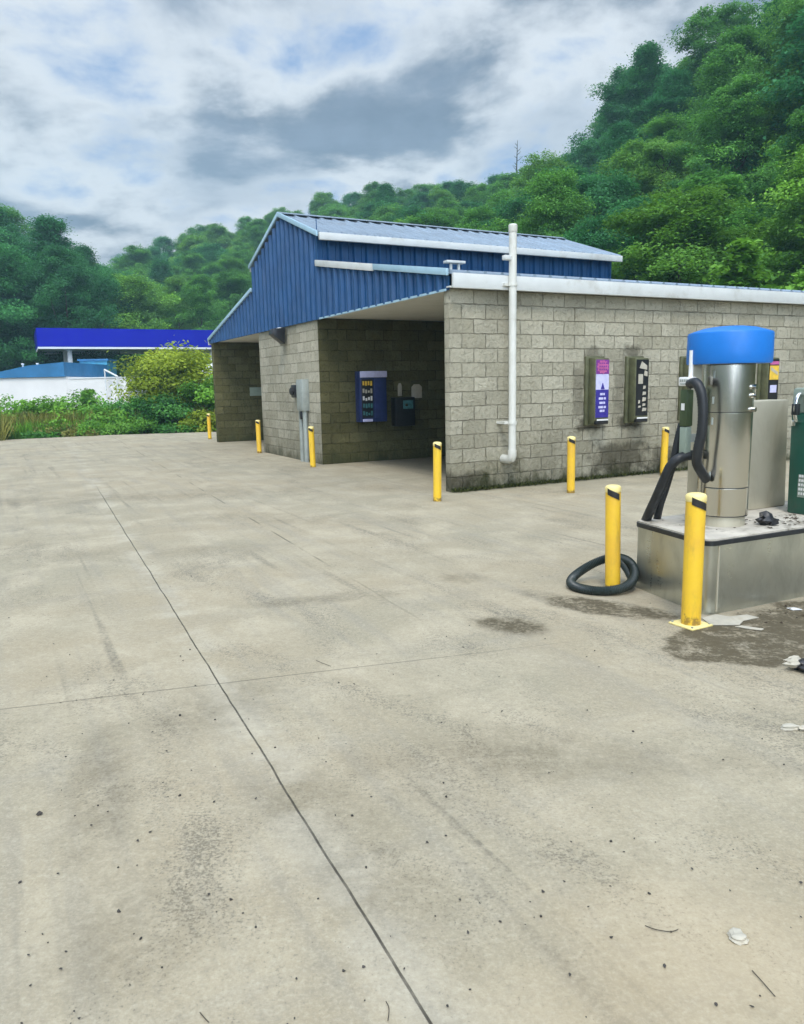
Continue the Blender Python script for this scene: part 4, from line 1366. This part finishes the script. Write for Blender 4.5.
def blades(n, area, hmin, hmax, wd, mk, name, label, seed, lean=.35):
    q = np.random.default_rng(seed)
    P = np.array([area(q) for _ in range(n)])
    h = q.uniform(hmin, hmax, n)
    dirn = q.normal(size=(n, 3)) * lean; dirn[:, 2] = 1; dirn /= np.linalg.norm(dirn, axis=1, keepdims=True)
    C = np.column_stack([P[:, 0], P[:, 1], np.full(n, 0.0) + (P[:, 2] if P.shape[1] > 2 else -.08)]) + dirn * h[:, None] * .5
    N = q.normal(size=(n, 3)); N[:, 2] *= .3
    N -= dirn * np.sum(N * dirn, 1, keepdims=True); N /= np.linalg.norm(N, axis=1, keepdims=True)
    o = leaves_mesh(C, N, dirn, h, wd, q.uniform(0, 1, n), name, M[mk])
    o['kind'] = 'stuff'; o['label'] = label
    return o


def weed_area(q):
    px = q.uniform(-80, 215); D = 28.0 + q.uniform(0, 3.2) + .018 * max(0, px) - (1.6 if px < 0 else 0)
    a = along(px, 390, D); return a[0], a[1]
def weed_area2(q):
    px = q.uniform(-80, 150) ; D = 27.6 + abs(q.normal(0, 1.2)) + .018 * max(0, px)
    a = along(px, 390, D); return a[0], a[1]
blades(22000, weed_area, .3, 1.15, .016, 'dry_grass', 'weeds', 'tall dry weeds along the edge of the concrete', 1)
blades(12000, weed_area2, .15, .8, .022, 'leaf_light', 'tall_grass', 'tall green grass along the edge of the concrete', 2)
def wall_foot(q):
    u = abs(q.normal(0, 1.9)) if q.uniform() < .6 else q.uniform(0, 7)
    p = W(u, -.01 - abs(q.normal(0, .055))); return p.x, p.y, .0
blades(3200, wall_foot, .02, .085, .16, 'moss', 'moss', 'dark moss tufts along the foot of the block side wall', 3, .8)

# ------------------------------------------------------------------ fuel station behind
def wbox(mb, x0, x1, y0, y1, z0, z1): return mb.box(x0, x1, y0, y1, z0, z1)
ca_ = math.atan2(5.0, 10.2)
fc = thing('fuel_canopy', 'long blue edged fuel station canopy on white columns', 'canopy', (-23.85, 52, 0), ca_)
CL, CD = 14.5, 8.0
MB().box(0, CL, 0, CD, 4.62, 4.68).build('soffit', M['canopy_white'], fc)
MB().box(.2, CL - .2, .2, CD - .2, 4.69, 5.6).build('deck', M['canopy_white'], fc)
mb = MB(); mb.box(-.06, CL + .06, -.06, -.001, 4.60, 5.82); mb.box(-.06, CL + .06, CD + .001, CD + .06, 4.60, 5.82)
mb.box(-.06, -.001, .0, CD, 4.60, 5.82); mb.box(CL + .001, CL + .06, 0, CD, 4.60, 5.82)
mb.build('fascia', M['canopy_blue'], fc)
mb = MB(); mb.box(-.05, CL + .05, -.05, -.001, 4.46, 4.597); mb.box(-.05, -.001, 0, CD, 4.46, 4.597); mb.box(CL + .001, CL + .05, 0, CD, 4.46, 4.597); mb.box(-.05, CL + .05, CD + .001, CD + .05, 4.46, 4.597)
mb.build('lower_trim', M['canopy_white'], fc)
for cx, cy in ((1.9, .9), (11.6, .9), (1.9, 6.0), (11.6, 6.0)):
    MB().box(cx - .15, cx + .15, cy - .15, cy + .15, -.1, 4.62).build('column', M['white'], fc, bevel=.02)
# light units let into the soffit
for i in range(4):
    MB().box(1.8 + i * 3.4, 2.4 + i * 3.4, 3.6, 4.2, 4.60, 4.619).build('light_fitting', M['white'], fc)

wb = thing('white_building', 'low white building with a blue metal roof beyond the weeds', 'building', (-15.4, 44.0, 0), math.radians(-1.5))
MB().box(-20, -3.45, 0, 6, -.2, 2.46).build('wall', M['far_white'], wb)
MB().box(-3.448, -.0, 0.02, 6, -.2, 2.33).build('annex_wall', M['far_white'], wb)
MB().prism([(-13.5, 2.46), (-3.46, 2.46), (-3.46, 3.27), (-5.5, 3.12), (-7.3, 2.78), (-13.5, 2.6)], lambda a, b_, d: (a, d, b_), -.12, 6).build('roof', M['far_blue'], wb)
MB().box(-3.3, .05, -.02, 6.02, 2.332, 2.40).build('annex_coping', M['canopy_white'], wb)
for x in (-5.25, -6.1):
    MB().lathe([(.05, 0), (.05, .42), (.08, .44), (.08, .52)], n=12).build('roof_stack', M['canopy_white'], wb, smooth=True).location = (x, .5, 2.75)
sh = thing('pump_kiosk', 'small bright blue kiosk under the fuel canopy behind the white building', 'kiosk', (-20.5, 50.2, 0), .1)
MB().box(0, 1.7, 0, 2.2, -.1, 3.55).build('wall', M['far_blue_light'], sh)
MB().box(-.1, 1.8, -.1, 2.3, 3.552, 3.66).build('roof', M['far_blue'], sh)
mb = MB()
for i, (x, z, s_) in enumerate(((.35, 3.0, .16), (.8, 2.9, .22), (1.25, 3.05, .16))):
    mb.arc((x, 0), s_ * .6, s_, 0, PI * 1.5, 0, .01, 12)
mb2 = MB()
for (x, z, s_) in ((.35, 2.95, .17), (.8, 2.85, .24), (1.28, 3.0, .16)):
    n = 14; pts_ = [(x + s_ * math.cos(k * 5.2 / n), -.035, z + s_ * math.sin(k * 5.2 / n)) for k in range(n + 1)]
    mb2.tube(pts_, .025, 6)
mb2.build('sign_scroll', M['lilac'], sh)
rl = thing('ramp_railing', 'slanting white rail at the right end of the white building', 'railing', (-16.75, 43.6, 0))
MB().tube([(.28, 0, 2.8), (1.0, 0, 2.40)], .05, 8).build('rail', M['canopy_white'], rl)
MB().tube([(.3, 0, 0), (.3, 0, 2.76)], .04, 8).build('post', M['canopy_white'], rl)
MB().tube([(.95, 0, 0), (.95, 0, 2.42)], .04, 8).build('post', M['canopy_white'], rl)
fs_ = thing('white_shed', 'white shed glimpsed between the bright bush and far block wall', 'shed', (-11.6, 45.5, 0), .1)
MB().box(0, 3.2, 0, 3, -.1, 2.55).build('wall', M['far_white'], fs_)
MB().prism([(-.2, 2.55), (1.5, 3.1), (3.2, 2.55), (3.2, 2.49), (-.2, 2.49)], lambda a, b_, d: (d, a, b_), -.15, 3.35).build('roof', M['canopy_white'], fs_)

# ------------------------------------------------------------------ haze
HAZE = .0013
hx = MB().box(-262, 262, -262, 262, -3, 70).build('haze', None)
hm = bpy.data.materials.new('haze_air'); hm.use_nodes = True
hm.node_tree.nodes.clear()
ho = hm.node_tree.nodes.new('ShaderNodeOutputMaterial'); hv = hm.node_tree.nodes.new('ShaderNodeVolumePrincipled')
hv.inputs['Color'].default_value = (.50, .84, .95, 1)
hv.inputs['Density'].default_value = HAZE
hv.inputs['Anisotropy'].default_value = .2
hm.node_tree.links.new(hv.outputs[0], ho.inputs['Volume'])
hx.data.materials.append(hm)
hx['kind'] = 'stuff'; hx['label'] = 'thin blue haze over the valley'

# ------------------------------------------------------------------ sky, sun
SUN_EL, SUN_AZ = math.radians(56), math.radians(185)      # azimuth clockwise from +Y
wd = bpy.data.worlds.new('World'); SC.world = wd; wd.use_nodes = True
t = NT(wd.node_tree)
bg = wd.node_tree.nodes['Background']
sky = t.new('ShaderNodeTexSky', sky_type='NISHITA')
sky.sun_disc = False; sky.sun_elevation = SUN_EL; sky.sun_rotation = SUN_AZ
sky.air_density = 1.0; sky.dust_density = 1.0; sky.ozone_density = 1.5
dirv = t.new('ShaderNodeTexCoord').outputs['Generated']
dx, dy, dz = t.xyz(dirv)
zz = t.m('ADD', t.m('MAXIMUM', dz, 0.0), .30)
pl = t.comb(t.m('DIVIDE', dx, zz), t.m('DIVIDE', dy, zz), 0.0)
SKY_OFF = (5.3, 10.6, 5)
wv = t.vm('SUBTRACT', t.new('ShaderNodeTexNoise').outputs[1], (.5, .5, .5))
t.n[wv.node.inputs[0].links[0].from_node.name].inputs['Scale'].default_value = 1.6
t.l.new(pl, wv.node.inputs[0].links[0].from_node.inputs['Vector'])
sc_ = t.new('ShaderNodeVectorMath', operation='SCALE'); t.l.new(wv, sc_.inputs[0]); sc_.inputs['Scale'].default_value = .22
pw = t.vm('ADD', pl, sc_.outputs[0])
n1 = t.noise(t.mapping(pw, (1, 1, 1), loc=SKY_OFF), 2.2, 10, .56)
n2 = t.noise(t.mapping(pw, (1, 1, 1), loc=(SKY_OFF[0] + 5, 3.2, 1)), 3.4, 8, .55)
n3 = t.noise(t.mapping(pl, (1, 1, 1), loc=(SKY_OFF[0] - 4, 1.7, 3)), 1.1, 4, .5)
thick = t.m('ADD', t.m('MULTIPLY', n1, .62), t.m('ADD', t.m('MULTIPLY', n2, .30), t.m('MULTIPLY', n3, .18)))
dens = t.ss(thick, .41, .50)                   # cloud cover, thin to closed
shade = t.ss(thick, .49, .605)                  # thick cores are grey underneath
white = (5.4, 5.7, 6.1); grey = (1.35, 1.7, 2.35)
cl = t.mix(shade, white, grey)
cl = t.mix(t.m('MULTIPLY', t.ss(n2, .42, .62), .45), cl, (2.3, 2.8, 3.7))
skyc = t.mix(.8, sky.outputs[0], (2.0, 3.0, 5.1))
col = t.mix(dens, skyc, cl)
sdir = (math.sin(SUN_AZ) * math.cos(SUN_EL), math.cos(SUN_AZ) * math.cos(SUN_EL), math.sin(SUN_EL))
dt = t.new('ShaderNodeVectorMath', operation='DOT_PRODUCT'); t.put(dt.inputs[0], dirv); dt.inputs[1].default_value = sdir
dt2 = t.new('ShaderNodeVectorMath', operation='DOT_PRODUCT'); t.put(dt2.inputs[0], dirv)
dt2.inputs[1].default_value = (.10, -.955, .28)      # unseen bright sky patch, added low behind the camera to streak the steel
glow = t.m('ADD', t.ss(dt.outputs['Value'], .15, .95, 1.0, 1.7), t.ss(dt2.outputs['Value'], .84, .98, 0.0, 6.0))
# thinner, brighter cloud towards the zenith, as under any overcast
col = t.vm('MULTIPLY', col, t.comb(*[t.m('MULTIPLY', t.ss(dz, .56, .9, 1.0, 2.9), glow)] * 3))
t.put(bg.inputs[0], col)
bg.inputs[1].default_value = .12

sd = bpy.data.lights.new('sun', 'SUN'); sd.energy = 1.5; sd.angle = math.radians(10); sd.color = (1, .95, .86)
so = bpy.data.objects.new('sun', sd); COL.objects.link(so)
dirs = Vector((math.sin(SUN_AZ) * math.cos(SUN_EL), math.cos(SUN_AZ) * math.cos(SUN_EL), math.sin(SUN_EL)))
so.rotation_euler = dirs.to_track_quat('Z', 'Y').to_euler()
so.location = (0, 0, 60)

# ------------------------------------------------------------------ camera
PITCH, ROLL = .1641264, -.0201675
cp, sp = math.cos(PITCH), math.sin(PITCH)
up = Vector((0, sp, cp)); rt = Vector((1, 0, 0)); fw = Vector((0, cp, -sp))
r2 = rt * math.cos(ROLL) + up * math.sin(ROLL); u2 = up * math.cos(ROLL) - rt * math.sin(ROLL)
cd = bpy.data.cameras.new('camera'); cam = bpy.data.objects.new('camera', cd); COL.objects.link(cam)
mw = Matrix((( r2.x, u2.x, -fw.x, 0), (r2.y, u2.y, -fw.y, 0), (r2.z, u2.z, -fw.z, CAMH), (0, 0, 0, 1)))
cam.matrix_world = mw
cd.sensor_width = 36; cd.sensor_fit = 'AUTO'; cd.lens = 766.818 / 1024 * 36
cd.clip_end = 2000; cd.clip_start = .05
SC.camera = cam

SC.view_settings.view_transform = 'Standard'
SC.view_settings.look = 'None'
SC.view_settings.exposure = .33
SC.view_settings.gamma = 1
SC.view_settings.use_curve_mapping = False
SC.cycles.use_denoising = True
SC.cycles.max_bounces = 6
SC.cycles.diffuse_bounces = 3
SC.cycles.glossy_bounces = 3
SC.cycles.transmission_bounces = 4
SC.cycles.volume_bounces = 0
SC.cycles.caustics_reflective = False
SC.cycles.caustics_refractive = False
